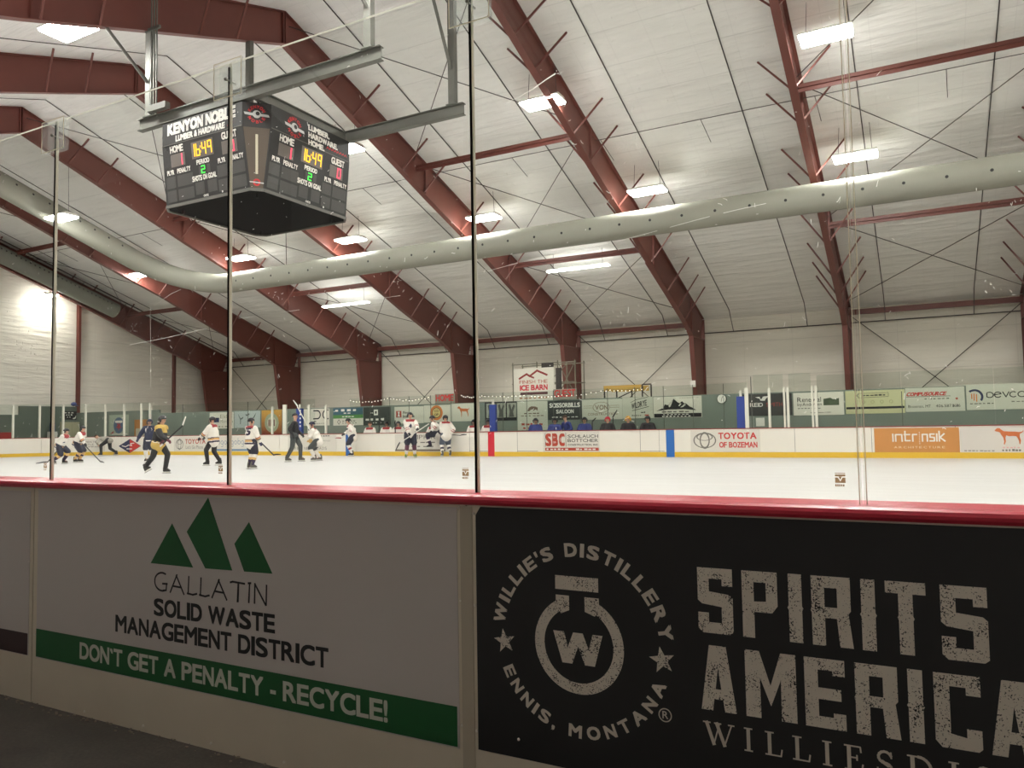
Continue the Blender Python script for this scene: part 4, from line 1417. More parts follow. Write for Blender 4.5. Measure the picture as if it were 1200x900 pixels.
# SBC
r = sign(2.5, 4.92, .2, 1.01, YA, BS, 'white builder sign with red block initials on the far boards, centre', 'board_sign', 'sign')
mb = MB()
for i, c in enumerate('SBC'):
    text_fit(mb, c, .06 + i * .30, .32 + i * .30, .22, .74, 0, .06, to3=T3)
ink(r, mb, RINK, label='red block initials')
mb = MB()
rect(mb, .04, .06, .2, .76, 0, 0, T3)
rect(mb, .96, .98, .2, .76, 0, 0, T3)
text_fit(mb, 'SCHLAUCH', 1.05, 2.36, .55, .68, 0, .01, to3=T3)
text_fit(mb, 'BOTTCHER', 1.05, 2.36, .38, .51, 0, .01, to3=T3)
text_fit(mb, 'CONSTRUCTION, INC', 1.05, 2.36, .23, .31, 0, .03, to3=T3)
ink(r, mb, INK)
ink(r, rect(MB(), .04, 2.38, .04, .16, 0, 0, T3), RINK, 'footer_strip', 'red strip along the foot')
mb = dashes(MB(), .1, 1.1, .07, .06, 6, 1)
dashes(mb, 1.4, 2.3, .07, .06, 5, 2)
for i, v in enumerate(mb.v):
    mb.v[i] = (v[0], v[1] - .002, v[2])
ink(r, mb, M_WHITE, 'footer_lettering')

# toyota signs
def emblem(mb, cx, cz, w, h, t):
    ring(mb, (cx, cz), w - t, w, 0, 0, 0, 360, 36, T3, h / w)
    ring(mb, (cx, cz), w * .34, w * .34 + t, 0, 0, 0, 360, 28, T3, (h * .92) / (w * .38))
    ring(mb, (cx, cz + h * .42), w * .62, w * .62 + t, 0, 0, 0, 360, 28, T3, (h * .42) / (w * .66))
    return mb
r = sign(8.55, 11.05, .2, 1.0, YA, BS, 'white car dealer sign with grey oval emblem and red name on the far boards', 'board_sign', 'sign')
ink(r, emblem(MB(), .52, .42, .42, .29, .045), GREY, 'oval_emblem', 'grey oval emblem')
mb = text_fit(MB(), 'TOYOTA', 1.02, 2.38, .46, .70, 0, .04, to3=T3)
text_fit(mb, 'OF BOZEMAN', 1.05, 2.40, .15, .36, 0, .035, to3=T3)
ink(r, mb, mat('red_dealer_ink', rgb(206, 56, 52), .5))
r = sign(-20.0, -17.3, .2, .98, YA, BS, 'white car dealer sign with thin round emblem, behind two skaters at left', 'board_sign', 'sign')
ink(r, emblem(MB(), .45, .38, .30, .28, .035), GREY, 'oval_emblem')
mb = text_fit(MB(), 'TOYOTA', .9, 2.5, .40, .66, 0, .03, to3=T3)
ink(r, mb, RINK)
ink(r, text_fit(MB(), "Let's Go Places", .95, 2.3, .14, .32, 0, .0, to3=T3), GREY)

# intrinsik
r = sign(14.74, 17.2, .19, .985, YA, mat('tan_orange_sheet', rgb(206, 142, 78), .45, noise=.06, nscale=4), 'tan orange architect sign on the far boards at right', 'board_sign', 'sign')
mb = MB()
LW = .045
def wstroke(pts):
    stroke(mb, pts, LW, 0, 0, T3)
bx = .56
b0, b1 = .36, .60
wstroke([(bx, b0), (bx, b1)])
wstroke([(bx + .08, b0), (bx + .08, b1 - .02), (bx + .26, b1 - .02), (bx + .27, b0)])
wstroke([(bx + .36, b1 + .09), (bx + .36, b0 + .02), (bx + .5, b0 + .02)])
wstroke([(bx + .33, b1 - .02), (bx + .5, b1 - .02)])
wstroke([(bx + .58, b0), (bx + .58, b1 - .02), (bx + .7, b1 - .02)])
wstroke([(bx + .86, b0), (bx + .86, b1 - .02), (bx + 1.0, b1 - .02), (bx + 1.0, b0)])
wstroke([(bx + 1.2, b1 - .01), (bx + 1.08, b1 - .01), (bx + 1.08, b0 + .13), (bx + 1.2, b0 + .12), (bx + 1.2, b0 + .01), (bx + 1.07, b0 + .01)])
wstroke([(bx + 1.27, b0), (bx + 1.27, b1)])
wstroke([(bx + 1.34, b0), (bx + 1.34, b1 + .08)])
wstroke([(bx + 1.36, b0 + .12), (bx + 1.48, b1)])
wstroke([(bx + 1.36, b0 + .12), (bx + 1.5, b0)])
for q in range(7):
    rect(mb, bx + .765, bx + .79, .27 + .06 * q, .295 + .06 * q, 0, 0, T3)
ink(r, mb, M_WHITE)
ink(r, text_fit(MB(), 'ARCHITECTURE', .58, 2.05, .13, .2, 0, .0, to3=T3, space=1.5), mat('cream_ink', rgb(236, 214, 178), .5))

# dog silhouettes
DOG = [(0, .60), (.03, .66), (.10, .72), (.18, .72), (.25, .64), (.33, .58), (.50, .57), (.72, .56), (.84, .54), (.93, .55), (.99, .62), (1.0, .58), (.94, .50), (.87, .47), (.86, .34), (.90, .18), (.87, .02), (.84, .02), (.83, .16), (.78, .30), (.74, .36), (.62, .37), (.50, .36), (.40, .40), (.37, .30), (.38, .14), (.33, 0), (.30, .02), (.32, .15), (.29, .32), (.23, .42), (.19, .52), (.12, .56), (.06, .57)]
def dog(mb, a0, b0, w, h):
    P = [(a0 + x * w, b0 + y / .72 * h) for x, y in DOG]
    mb.add([T3(a, b, 0) for a, b in P], [tuple(range(len(P)))])
    return mb
DOGINK = mat('rust_orange_ink', rgb(206, 112, 62), .5, noise=.2, nscale=5)
r = sign(17.22, 19.6, .19, 1.005, YA, mat('pale_sheet', rgb(218, 212, 204), .45), 'pale sign with an orange standing dog on the far boards, right edge', 'board_sign', 'sign')
ink(r, dog(MB(), .94, .24, .76, .52), DOGINK, 'dog_figure', 'orange dog figure')
mb = dashes(MB(), 1.14, 1.62, .13, .05, 5, 3)
ink(r, mb, mat('pink_ink', rgb(226, 176, 170), .5))
mb = dashes(MB(), 1.12, 1.64, .04, .07, 6, 4)
dashes(mb, .1, .95, .04, .03, 8, 5)
ink(r, mb, GREY)

# signs at left on the far boards
r = sign(-11.6, -8.5, .2, .98, YA, BS, 'white car maker sign with small gold bow tie on the far boards, left', 'board_sign', 'sign')
mb = poly(MB(), [(1.22, .45), (1.38, .45), (1.38, .40), (1.62, .40), (1.62, .45), (1.78, .45), (1.72, .55), (1.6, .55), (1.6, .6), (1.36, .6), (1.36, .55), (1.28, .55)], 0, 0, T3)
ink(r, mb, mat('gold_ink', rgb(198, 158, 90), .5), 'bow_tie_emblem', 'gold bow tie emblem')
mb = text_fit(MB(), 'FIND NEW ROADS', .45, 2.5, .08, .22, 0, .0, to3=T3, space=1.2)
text_fit(mb, 'CHEVROLET', 1.95, 2.75, .48, .54, 0, .0, to3=T3, space=1.2)
dashes(mb, 1.3, 2.0, .72, .05, 4, 6)
ink(r, mb, GREY)
ink(r, dashes(MB(), 2.1, 2.75, .72, .06, 4, 7), INK)
r = sign(-5.05, -2.3, .2, .98, YA, BS, 'white property sign with grey foot strip, behind the player in green skates', 'board_sign', 'sign')
ink(r, text_fit(MB(), 'PUMPKIN', .5, 2.2, .55, .74, 0, .0, to3=T3, space=1.1), GREY)
mb = dashes(MB(), .5, 2.3, .38, .06, 6, 8)
dashes(mb, .6, 2.2, .2, .06, 5, 9)
ink(r, mb, GREY)
ink(r, rect(MB(), 0.02, 2.72, .015, .1, 0, 0, T3), mat('brown_grey_ink', rgb(128, 116, 100), .5), 'footer_strip')
r = sign(-17.1, -13.9, .2, .98, YA, BS, 'white sign with blue script and blue foot strip, between two skaters at left', 'board_sign', 'sign')
mb = MB()
xx = .6
rd = random.Random(2)
for q in range(9):
    cx = xx + q * .25
    stroke(mb, arcp(cx, .46, .09, .09, 200, -140, 8), .028, 0, 0, T3)
    if q % 3 == 1:
        stroke(mb, [(cx + .08, .5), (cx + .06, .26), (cx - .06, .24)], .026, 0, 0, T3)
    if q % 3 == 0:
        stroke(mb, [(cx - .08, .68), (cx - .08, .4)], .026, 0, 0, T3)
ink(r, mb, mat('blue_script_ink', rgb(120, 140, 164), .5), 'script')
ink(r, rect(MB(), .1, 3.1, .02, .12, 0, 0, T3), mat('blue_strip_ink', rgb(112, 142, 170), .5), 'footer_strip')
# two signs on the corner boards
def arc_sign(deg, w, z0, z1, m, label, shape=None):
    x, y = on_arc(deg, ARC_R - .03)
    rot = math.radians(deg - 90)
    u = Vector((math.cos(rot), math.sin(rot), 0))
    p = Vector((x, y, z0)) - u * (w / 2)
    mb = MB()
    if shape:
        mb.prism(shape, lambda a, b, d: (a, d, b), -.006, 0)
    else:
        mb.box(0, w, -.006, 0, 0, z1 - z0)
    return solid('board_sign', mb, m, label, 'sign', loc=p, rot=rot)
r = arc_sign(100.3, 1.6, .1, .9, NAVY, 'dark blue and red diamond sign on the corner boards at left', [(0, .4), (.8, 0), (1.6, .4), (.8, .8)])
ink(r, poly(MB(), [(.8, .02), (1.57, .4), (.8, .78)], 0, 0, T3), mat('diamond_red', rgb(206, 58, 48), .5), 'red_half', 'red right half')
mb = stroke(MB(), [(.25, .42), (.5, .36), (.72, .46), (.95, .42), (.85, .54), (1.1, .56)], .05, .001, 0, T3)
stroke(mb, [(.6, .24), (.95, .24)], .05, .001, 0, T3)
ink(r, mb, M_WHITE, 'white_stroke')
r = arc_sign(116.3, 1.45, .22, .95, BS, 'white title company sign with three lines of grey lettering on the corner boards')
mb = text_fit(MB(), 'WESTERN', .2, 1.25, .5, .6, 0, .01, to3=T3)
text_fit(mb, 'TITLE', .2, .8, .36, .45, 0, .01, to3=T3)
text_fit(mb, 'COMPANY', .2, 1.25, .22, .31, 0, .01, to3=T3)
ink(r, mb, GREY)

# ---- banners on the partition
YW = YP - .012
BG = mat('banner_sheet', rgb(206, 206, 190), .5, noise=.03, nscale=2)
r = sign(17.55, 20.9, 1.55, 2.41, YW, BG, 'white banner with navy arc and slim dark name at the right edge')
mb = ring(MB(), (.24, .45), .19, .26, 0, 0, -35, 130, 24, T3)
ink(r, mb, NAVY, 'arc_emblem', 'navy arc')
mb = MB()
for q, (t0, t1) in enumerate(((.38, .56), (.32, .56), (.28, .54))):
    rect(mb, .14 + q * .07, .175 + q * .07, t0, t1, 0, 0, T3)
ink(r, mb, ORNG, 'orange_bars', 'three orange bars')
LW = .03
mb = MB()
def wst(p):
    stroke(mb, p, LW, 0, 0, T3)
wst([(.60, .44), (.60, .56)] + arcp(.68, .5, .11, .09, 120, -130, 10) + [(.60, .44)])
wst(arcp(.92, .5, .1, .09, -40, -340, 12) + [(.82, .5)])
wst([(1.06, .59), (1.15, .42), (1.24, .59)])
wst(arcp(1.36, .5, .1, .09, 50, 310, 10))
wst(arcp(1.60, .5, .11, .09, 0, 360, 14))
dashes(mb, .1, .85, .2, .03, 6, 11)
ink(r, mb, INK)
ink(r, dashes(MB(), 1.3, 2.0, .24, .04, 5, 12), GREY)
r = sign(15.68, 17.5, 1.53, 2.37, YW, BG, 'white banner with red slanted name and phone number, second from right')
ink(r, text_fit(MB(), 'COMPUSOURCE', .02, 1.25, .55, .69, 0, .06, to3=T3, slant=.35), mat('bright_red_ink', rgb(192, 52, 48), .5))
mb = text_fit(MB(), 'Bozeman, MT', .08, .78, .12, .24, 0, .0, to3=T3)
text_fit(mb, '406.587.1616', .94, 1.68, .14, .24, 0, .0, to3=T3)
rect(mb, .02, 1.4, .52, .535, 0, 0, T3)
dashes(mb, .6, 1.4, .43, .03, 6, 14)
ink(r, mb, INK)
ink(r, star(MB(), (1.58, .43), .06, 0, 0, 90, T3), RINK, 'red_star')
r = sign(13.72, 15.66, 1.5, 2.34, YW, mat('cream_sheet', rgb(206, 204, 160), .5), 'cream yellow banner with a dark stripe across, third from right')
ink(r, rect(MB(), 0.02, 1.92, .17, .25, 0, 0, T3), INK, 'dark_stripe')
mb = MB()
for p in ([(.42, .58), (1.42, .6), (1.42, .74), (.42, .74), (.42, .58)],):
    stroke(mb, p, .012, 0, 0, T3)
dashes(mb, .55, 1.38, .64, .05, 6, 15)
ring(mb, (.44, .66), .03, .06, 0, 0, 90, 270, 12, T3)
ink(r, mb, INK, 'boxed_lettering')
mb = MB()
for q in range(4):
    ring(mb, (.6 + q * .3, .42), .045, .06, 0, 0, 0, 360, 14, T3)
ink(r, mb, mat('olive_ink', rgb(150, 148, 104), .5), 'round_icon')
r = sign(11.9, 13.66, 1.48, 2.33, YW, SHEET, 'white window company banner with a green picture patch, behind glass posts')
mb = text_fit(MB(), 'Renewal', .14, .98, .50, .68, 0, .005, to3=T3)
text_fit(mb, 'byAndersen', .14, 1.0, .32, .47, 0, .005, to3=T3)
dashes(mb, .16, .98, .25, .03, 7, 16)
text_fit(mb, 'MONTANA.COM', .6, 1.3, .07, .12, 0, .01, to3=T3)
ink(r, mb, INK)
mb = poly(MB(), [(1.06, .36), (1.6, .36), (1.6, .62), (1.4, .58), (1.3, .64), (1.06, .6)], 0, 0, T3)
ink(r, mb, mat('dark_green_ink', rgb(74, 88, 64), .6, noise=.5, nscale=12), 'picture_patch')
r = sign(10.0, 11.85, 1.5, 2.34, YW, mat('charcoal_sheet', rgb(58, 58, 56), .5), 'black banner with white and red name, just right of the blue pad')
ink(r, text_fit(MB(), 'REID', .3, .78, .35, .5, 0, .02, to3=T3), M_WHITE)
ink(r, text_fit(MB(), 'SMITH', .9, 1.5, .35, .5, 0, .02, to3=T3), mat('dull_red_ink', rgb(150, 60, 56), .5), label='red half of the name')
ink(r, poly(MB(), [(.5, .72), (.66, .74), (.72, .62), (.8, .74), (1.05, .76), (.9, .66), (.86, .58), (.7, .58), (.66, .66)], 0, 0, T3), M_WHITE, 'white_emblem')
r = sign(6.42, 8.42, 1.5, 2.36, YW, SHEET, 'white banner with a black mountain range, left of the wall clock')
MT = [(.12, .28), (.32, .36), (.5, .55), (.56, .52), (.64, .52), (.86, .76), (1.02, .62), (1.1, .58), (1.2, .66), (1.3, .56), (1.36, .57), (1.52, .43), (1.6, .4), (1.78, .28), (1.3, .33), (.6, .33)]
ink(r, poly(MB(), MT, 0, 0, T3), INK, 'mountain_range', 'black mountain range')
mb = MB()
for p in ([(.84, .73), (.72, .45), (.66, .42), (.64, .5)], [(.48, .52), (.4, .38), (.34, .37)], [(1.12, .57), (1.04, .46), (1.1, .46), (1.18, .56)], [(1.3, .54), (1.2, .46), (1.12, .4), (1.24, .42), (1.36, .52)]):
    poly(mb, p, .002, 0, T3)
ink(r, mb, SHEET, 'snow_patch')
ink(r, rect(MB(), .02, 1.98, .01, .17, 0, 0, T3), INK, 'footer_strip')
mb = dashes(MB(), .4, 1.5, .11, .04, 7, 18)
dashes(mb, .36, 1.6, .03, .05, 8, 19)
for i, v in enumerate(mb.v):
    mb.v[i] = (v[0], v[1] - .002, v[2])
ink(r, mb, M_WHITE, 'footer_lettering')
mb = dashes(MB(), .35, 1.55, .21, .06, 5, 20)
dashes(mb, 1.1, 1.9, .78, .02, 8, 21)
ink(r, mb, GREY)
r = sign(5.08, 6.4, 1.5, 2.38, YW, BG, 'white banner with slanted black old-style name, above the yellow helmet')
mb = text_fit(MB(), 'WILDRYE', .4, 1.06, .38, .62, 0, .02, to3=T3, slant=-.0)
for i, v in enumerate(mb.v):
    mb.v[i] = (v[0], v[1], v[2] + (v[0] - .4) * .22)
stroke(mb, [(.36, .66), (.6, .78), (1.1, .86)], .018, 0, 0, T3)
stroke(mb, [(.42, .32), (.8, .40), (1.14, .48)], .022, 0, 0, T3)
dashes(mb, .8, 1.05, .22, .05, 2, 22)
dashes(mb, .4, .84, .1, .04, 5, 23)
ink(r, mb, INK)
ink(r, rect(MB(), .96, 1.14, .1, .15, 0, 0, T3), RINK, 'red_patch')
r = sign(3.24, 5.07, 1.48, 2.34, YW, BG, 'white banner with a brown name in an oval, above the red helmet')
mb = ring(MB(), (.88, .52), .36, .385, 0, 0, 0, 360, 32, T3, .6)
for z in (.5, .58):
    rect(mb, .08, .5, z, z + .015, 0, 0, T3)
    rect(mb, 1.27, 1.7, z, z + .015, 0, 0, T3)
text_fit(mb, 'VON', .6, 1.18, .42, .62, 0, .02, to3=T3)
text_fit(mb, 'CONSTRUCTION', .26, 1.6, .18, .28, 0, .01, to3=T3)
ink(r, mb, mat('brown_ink', rgb(128, 104, 88), .5))
r = sign(1.6, 3.22, 1.5, 2.34, YW, mat('black_green_sheet', rgb(50, 54, 52), .5), 'black saloon banner with white lettering, right of the tall white banner')
mb = text_fit(MB(), 'SCISSORBILLS', .08, 1.54, .54, .74, 0, .04, to3=T3)
text_fit(mb, 'SALOON', .4, 1.24, .28, .45, 0, .04, to3=T3)
dashes(mb, .2, 1.5, .1, .04, 7, 24)
ink(r, mb, M_WHITE)
r = sign(.08, 1.58, 1.07, 2.36, YW, BG, 'tall white banner with small brown lettering, under the ice barn sign')
mb = poly(MB(), [(.5, .86), (.58, 1.0), (.7, 1.06), (.9, 1.05), (1.02, 1.0), (1.02, .86), (.92, .92), (.8, .86), (.7, .93), (.6, .84)], 0, 0, T3)
dashes(mb, .34, 1.2, .72, .05, 4, 25)
dashes(mb, .18, 1.36, .62, .04, 6, 26)
ink(r, mb, mat('umber_ink', rgb(110, 88, 72), .5))
mb = dashes(MB(), .2, 1.3, .22, .1, 5, 27)
dashes(mb, .28, 1.24, .06, .09, 4, 28)
ink(r, mb, RINK, label='red-brown words low on the banner')
r = sign(-1.62, .04, 1.52, 2.38, YW, INK, 'black banner with three pale portrait panels, behind the blue padded post')
for q in range(3):
    a = .08 + q * .54
    rect_ = rect(MB(), a, a + .48, .14, .8, 0, 0, T3)
    ink(r, rect_, mat('pale_panel', rgb(160, 164, 150), .6, noise=.25, nscale=6), 'pale_panel')
    mb = poly(MB(), [(a + .1, .16), (a + .14, .4), (a + .08, .7), (a + .18, .76), (a + .24, .5), (a + .34, .74), (a + .42, .66), (a + .32, .4), (a + .36, .16)], .002, 0, T3)
    ink(r, mb, mat('grey_figure', rgb(84, 86, 80), .6), 'dark_shape')
r = sign(-3.5, -1.9, 1.53, 2.36, YW, SHEET, 'white banner with a small orange dog, under the red HOME sign')
ink(r, dog(MB(), .38, .2, .68, .5), DOGINK, 'dog_figure', 'orange dog figure')
r = sign(-5.02, -3.52, 1.5, 2.33, YW, SHEET, 'white grocery banner with a round orange badge, left of the dog banner')
mb = ring(MB(), (.72, .46), .25, .36, 0, 0, 0, 360, 32, T3)
ink(r, mb, ORNG, 'orange_ring', 'orange ring')
mb = ring(MB(), (.72, .46), .22, .25, 0, 0, 0, 360, 32, T3)
text_fit(mb, 'CO', .6, .84, .49, .61, 0, .03, to3=T3)
text_fit(mb, 'OP', .6, .84, .31, .43, 0, .03, to3=T3)
ink(r, mb, mat('dark_brown_ink', rgb(64, 50, 40), .5))
ink(r, disc(MB(), (.72, .46), .22, -.0006, 0, 28, T3), mat('yellow_disc', rgb(222, 200, 130), .5), 'yellow_disc')
r = sign(-6.78, -5.04, 1.48, 2.3, YW, SHEET, 'white bank banner with a small orange square mark, behind the bench at left')
ink(r, rect(MB(), .1, .42, .3, .62, 0, 0, T3), RINK, 'square_mark', 'orange-red square mark')
ink(r, poly(MB(), [(.18, .34), (.34, .34), (.29, .46), (.33, .58), (.19, .58), (.23, .46)], .002, 0, T3), M_WHITE, 'mark_figure')
mb = text_fit(MB(), 'First', .52, .86, .46, .6, 0, .03, to3=T3)
text_fit(mb, 'Interstate', .52, 1.2, .28, .42, 0, .03, to3=T3)
ink(r, mb, INK)
r = sign(-8.72, -7.02, 1.42, 2.33, YW, mat('slate_sheet', rgb(56, 62, 58), .5), 'black banner with a white square mark, behind the player at the blue line')
mb = rect(MB(), .66, .92, .5, .78, 0, 0, T3)
dashes(mb, .44, .64, .6, .05, 2, 29)
dashes(mb, .14, 1.42, .24, .12, 4, 30)
dashes(mb, .6, .9, .1, .05, 2, 31)
ink(r, mb, M_WHITE)
ink(r, rect(MB(), .74, .84, .58, .7, .001, 0, T3), INK, 'mark_figure')
r = sign(-10.7, -8.74, 1.44, 2.34, YW, SHEET, 'blue, green and white banner in three bands, left of the blue line')
ink(r, rect(MB(), 0, 1.96, .52, .9, 0, 0, T3), mat('teal_blue_ink', rgb(58, 96, 112), .5), 'blue_band', 'blue band')
ink(r, rect(MB(), 0, 1.96, .36, .54, .001, 0, T3), mat('grass_green_ink', rgb(84, 140, 72), .5), 'green_band', 'green band')
mb = dashes(MB(), .14, 1.7, .72, .12, 4, 32)
dashes(mb, .7, 1.2, .6, .06, 2, 33)
dashes(mb, .6, 1.4, .42, .06, 4, 34)
for i, v in enumerate(mb.v):
    mb.v[i] = (v[0], v[1] - .003, v[2])
ink(r, mb, M_WHITE)
mb = MB()
stroke(mb, [(.28, .18), (.38, .3), (.48, .18), (.38, .06), (.28, .18)], .035, 0, 0, T3)
dashes(mb, .6, 1.5, .2, .05, 5, 35)
dashes(mb, .6, 1.6, .1, .04, 6, 36)
ink(r, mb, GREY, 'diamond_mark')
r = sign(-12.9, -10.95, 1.46, 2.34, YW, SHEET, 'white banner with big thin dark letters DC, beside the blue dotted pad')
mb = MB()
stroke(mb, [(.86, .36), (1.1, .36)] + arcp(1.12, .57, .2, .21, -80, 80, 10) + [(1.1, .78), (.86, .78)], .07, 0, 0, T3)
stroke(mb, [(1.86, .8), (1.72, .8)] + arcp(1.72, .57, .22, .22, 95, 265, 10) + [(1.72, .35), (1.86, .35)], .07, 0, 0, T3)
dashes(mb, .88, 1.1, .2, .06, 1, 37)
dashes(mb, .9, 1.8, .1, .03, 6, 38)
ink(r, mb, INK)
def grad_sheet():
    g = NT('orange_red_print')
    tc = g.n('ShaderNodeTexCoord')
    sp = g.n('ShaderNodeSeparateXYZ')
    g.l(tc.outputs['Object'], sp.inputs[0])
    ns = g.n('ShaderNodeTexNoise')
    ns.inputs['Scale'].default_value = 2.2
    g.l(tc.outputs['Object'], ns.inputs['Vector'])
    f = g.math('ADD', g.math('DIVIDE', sp.outputs[2], 1.35), g.math('MULTIPLY', g.math('SUBTRACT', ns.outputs['Fac'], .5), .5))
    g.l(g.mix(f, rgb(140, 62, 52), rgb(214, 162, 74)), g.b.inputs['Base Color'])
    return g.m
r = sign(-15.8, -14.3, 1.0, 2.36, YW, grad_sheet(), 'orange and red printed banner with a pale round badge, behind the left glass post')
mb = ring(MB(), (.76, .66), .34, .52, 0, 0, 0, 360, 36, T3)
ink(r, mb, mat('sage_ink', rgb(166, 172, 146), .5), 'badge_ring')
mb = disc(MB(), (.76, .66), .34, 0, 0, 30, T3)
ink(r, mb, mat('pale_badge', rgb(206, 202, 182), .5), 'badge_disc')
mb = MB()
for q in range(4):
    rect(mb, .52 + q * .13, .6 + q * .13, .48, .84, .002, 0, T3)
ink(r, mb, mat('maroon_bars', rgb(120, 60, 58), .5), 'maroon_bars')
r = sign(-17.9, -15.9, 1.42, 2.34, YW, mat('pale_blue_sheet', rgb(186, 196, 194), .5), 'pale bluish banner with dark dancing figures, behind the skater numbered 15')
mb = MB()
for p in ([(.3, .8), (.42, .6), (.52, .5), (.5, .2), (.46, .2), (.46, .48), (.36, .6)], [(.46, .5), (.7, .62), (.68, .54), (.54, .46)], [(1.7, .84), (1.5, .6), (1.38, .5), (1.36, .2), (1.4, .2), (1.44, .46), (1.6, .62)], [(.86, .76), (1.0, .72), (1.06, .82), (1.2, .76), (1.1, .68), (.92, .66)]):
    poly(mb, p, 0, 0, T3)
ink(r, mb, mat('slate_figure', rgb(78, 88, 90), .6), 'dancing_figures')
r = sign(-19.9, -17.95, 1.4, 2.32, YW, SHEET, 'white banner with a dark blue picture patch, behind a skater at left')
ink(r, rect(MB(), .3, .78, .36, .62, 0, 0, T3), NAVY, 'picture_patch')
mb = text_fit(MB(), 'Elder', .86, 1.8, .58, .8, 0, .0, to3=T3)
text_fit(mb, 'Montana', .86, 1.9, .32, .5, 0, .0, to3=T3)
dashes(mb, .7, 1.8, .08, .07, 4, 40)
ink(r, mb, mat('sage_grey_ink', rgb(150, 152, 132), .5))
# corner: poster, dark banner, door, panels
r = sign(-29.0, -27.1, 1.1, 2.38, YW, mat('pale_green_sheet', rgb(176, 186, 168), .5), 'square poster with a blue and red round crest in the far left corner', 'poster', 'poster')
ink(r, disc(MB(), (.95, .62), .5, 0, 0, 28, T3), mat('crest_blue', rgb(88, 112, 142), .5), 'crest_disc')
mb = star(MB(), (.95, .56), .3, .002, 0, 270, T3)
poly(mb, [(.1, .1), (.5, .3), (.42, .12)], .002, 0, T3)
ink(r, mb, mat('crest_red', rgb(176, 64, 70), .5), 'crest_star')
mb = rect(MB(), .6, 1.3, .78, .92, .002, 0, T3)
rect(mb, .3, 1.8, .04, .1, .002, 0, T3)
ink(r, mb, M_WHITE, 'white_band')
r = empty('wooden_door', 'orange wooden door with a pale lower panel in the far left corner', 'door', (-25.9, YP - .03, .0))
part('panel', MB().box(-26.5, -25.3, YP - .05, YP - .01, 0, 2.04), mat('orange_wood', rgb(186, 126, 66), .5, noise=.15, nscale=3), r)
part('lower_panel', MB().box(-26.35, -25.5, YP - .06, YP - .05, .3, 1.5), mat('pale_wood', rgb(190, 182, 160), .5), r)
part('handle', MB().sphere((-25.42, YP - .08, 1.05), .05), M_GALV, r)
# on the end partition, facing the rink (+X)
XE = -32.37
Rz = PI / 2
def end_sign(y0, y1, z0, z1, m, label, name='sponsor_banner', cat='banner', t=.01):
    mb = MB().box(0, y1 - y0, -t, 0, 0, z1 - z0)
    return solid(name, mb, m, label, cat, loc=(XE + .002, y0, z0), rot=Rz)
r = end_sign(27.35, 28.18, 2.15, 2.7, INK, 'black banner with white lettering high on the green end partition')
mb = dashes(MB(), .05, .7, .42, .07, 3, 41)
dashes(mb, .12, .6, .28, .07, 3, 42)
dashes(mb, .2, .5, .14, .06, 2, 43)
poly(mb, [(.55, .08), (.72, .16), (.8, .3), (.78, .1), (.68, .04)], 0, 0, T3)
for i, v in enumerate(mb.v):
    mb.v[i] = (v[0], v[1] - .005, v[2])
ink(r, mb, M_WHITE)
solid('storage_cabinet', MB().box(-32.36, -31.9, 27.1, 28.1, -.1, 2.0).box(-31.9, -31.885, 27.14, 27.58, .0, 1.95).box(-31.9, -31.885, 27.62, 28.06, .0, 1.95), mat('beige_cabinet', rgb(176, 170, 140), .55), 'beige cabinet standing against the end partition behind two white-jersey skaters', 'cabinet')
r = empty('water_cooler', 'white box with a blue jug on top beside the glass at far left', 'water cooler', (-31.9, 26.35, -.1))
part('body', MB().box(-32.1, -31.7, 26.15, 26.55, -.1, 1.4), M_WHITE, r)
part('jug', MB().tube([(-31.9, 26.35, 1.4), (-31.9, 26.35, 1.5), (-31.9, 26.35, 1.85), (-31.9, 26.35, 1.9)], .16, 12), mat('blue_jug', rgb(52, 74, 116), .3), r)
solid('red_bleacher', MB().box(-32.36, -31.9, 21.5, 24.1, -.1, .9).box(-32.36, -32.2, 21.5, 24.1, .9, 1.4), mat('red_seat', rgb(168, 58, 56), .5), 'red seating bench with backrest at the far left edge behind the boards', 'bench')
mb = MB().sphere((-32.3, 27.95, 3.16), .16, 14, 10, sz=(1.2, 1, .85))
mb.box(-32.3, -31.95, 27.86, 28.04, 3.04, 3.09)
solid('blue_helmet', mb, mat('blue_helmet', rgb(58, 74, 128), .35), 'blue helmet lying on top of the green end partition', 'helmet', smooth=False)

# ice barn sign on scaffold, home and guest signs
M_SCAF = mat('scaffold_tube', rgb(120, 116, 100), .5, .3)
r = sign(.02 - .5, 1.58, 2.42, 3.9, 28.925, SHEET, 'large white fundraising sign for the ice barn, on scaffolding above the banners', 'ice_barn_sign', 'sign', thick=.05)
T4 = T3
mb = MB()
stroke(mb, [(.3, 1.02), (.68, 1.22), (.84, 1.12), (1.22, 1.36), (1.72, 1.14)], .09, 0, 0, T3)
stroke(mb, [(.84, 1.12), (1.04, 1.04)], .08, 0, 0, T3)
ink(r, mb, mat('roof_mark_red', rgb(140, 44, 36), .5), 'roof_mark', 'dark red mountain roof mark')
mb = text_fit(MB(), 'FINISH THE', .3, 1.74, .78, .94, 0, .0, to3=T3)
ink(r, mb, RINK)
ink(r, text_fit(MB(), 'ICE BARN', .32, 1.74, .46, .72, 0, .05, to3=T3), M_LINE_R)
ink(r, rect(MB(), .34, 1.74, .26, .38, 0, 0, T3), mat('plum_strip', rgb(96, 52, 54), .5), 'plum_strip')
ink(r, dashes(MB(), .3, 1.74, .08, .09, 6, 44), mat('tan_ink', rgb(176, 130, 104), .5))
r = empty('scaffold', 'grey tube scaffold behind the ice barn sign', 'scaffold', (.7, 29.5, -.1))
for x in (-.55, .7, 1.75, 2.6):
    for y in (29.0, 30.0):
        part('upright', MB().tube([(x, y, -.1), (x, y, 4.2)], .03, 8), M_SCAF, r)
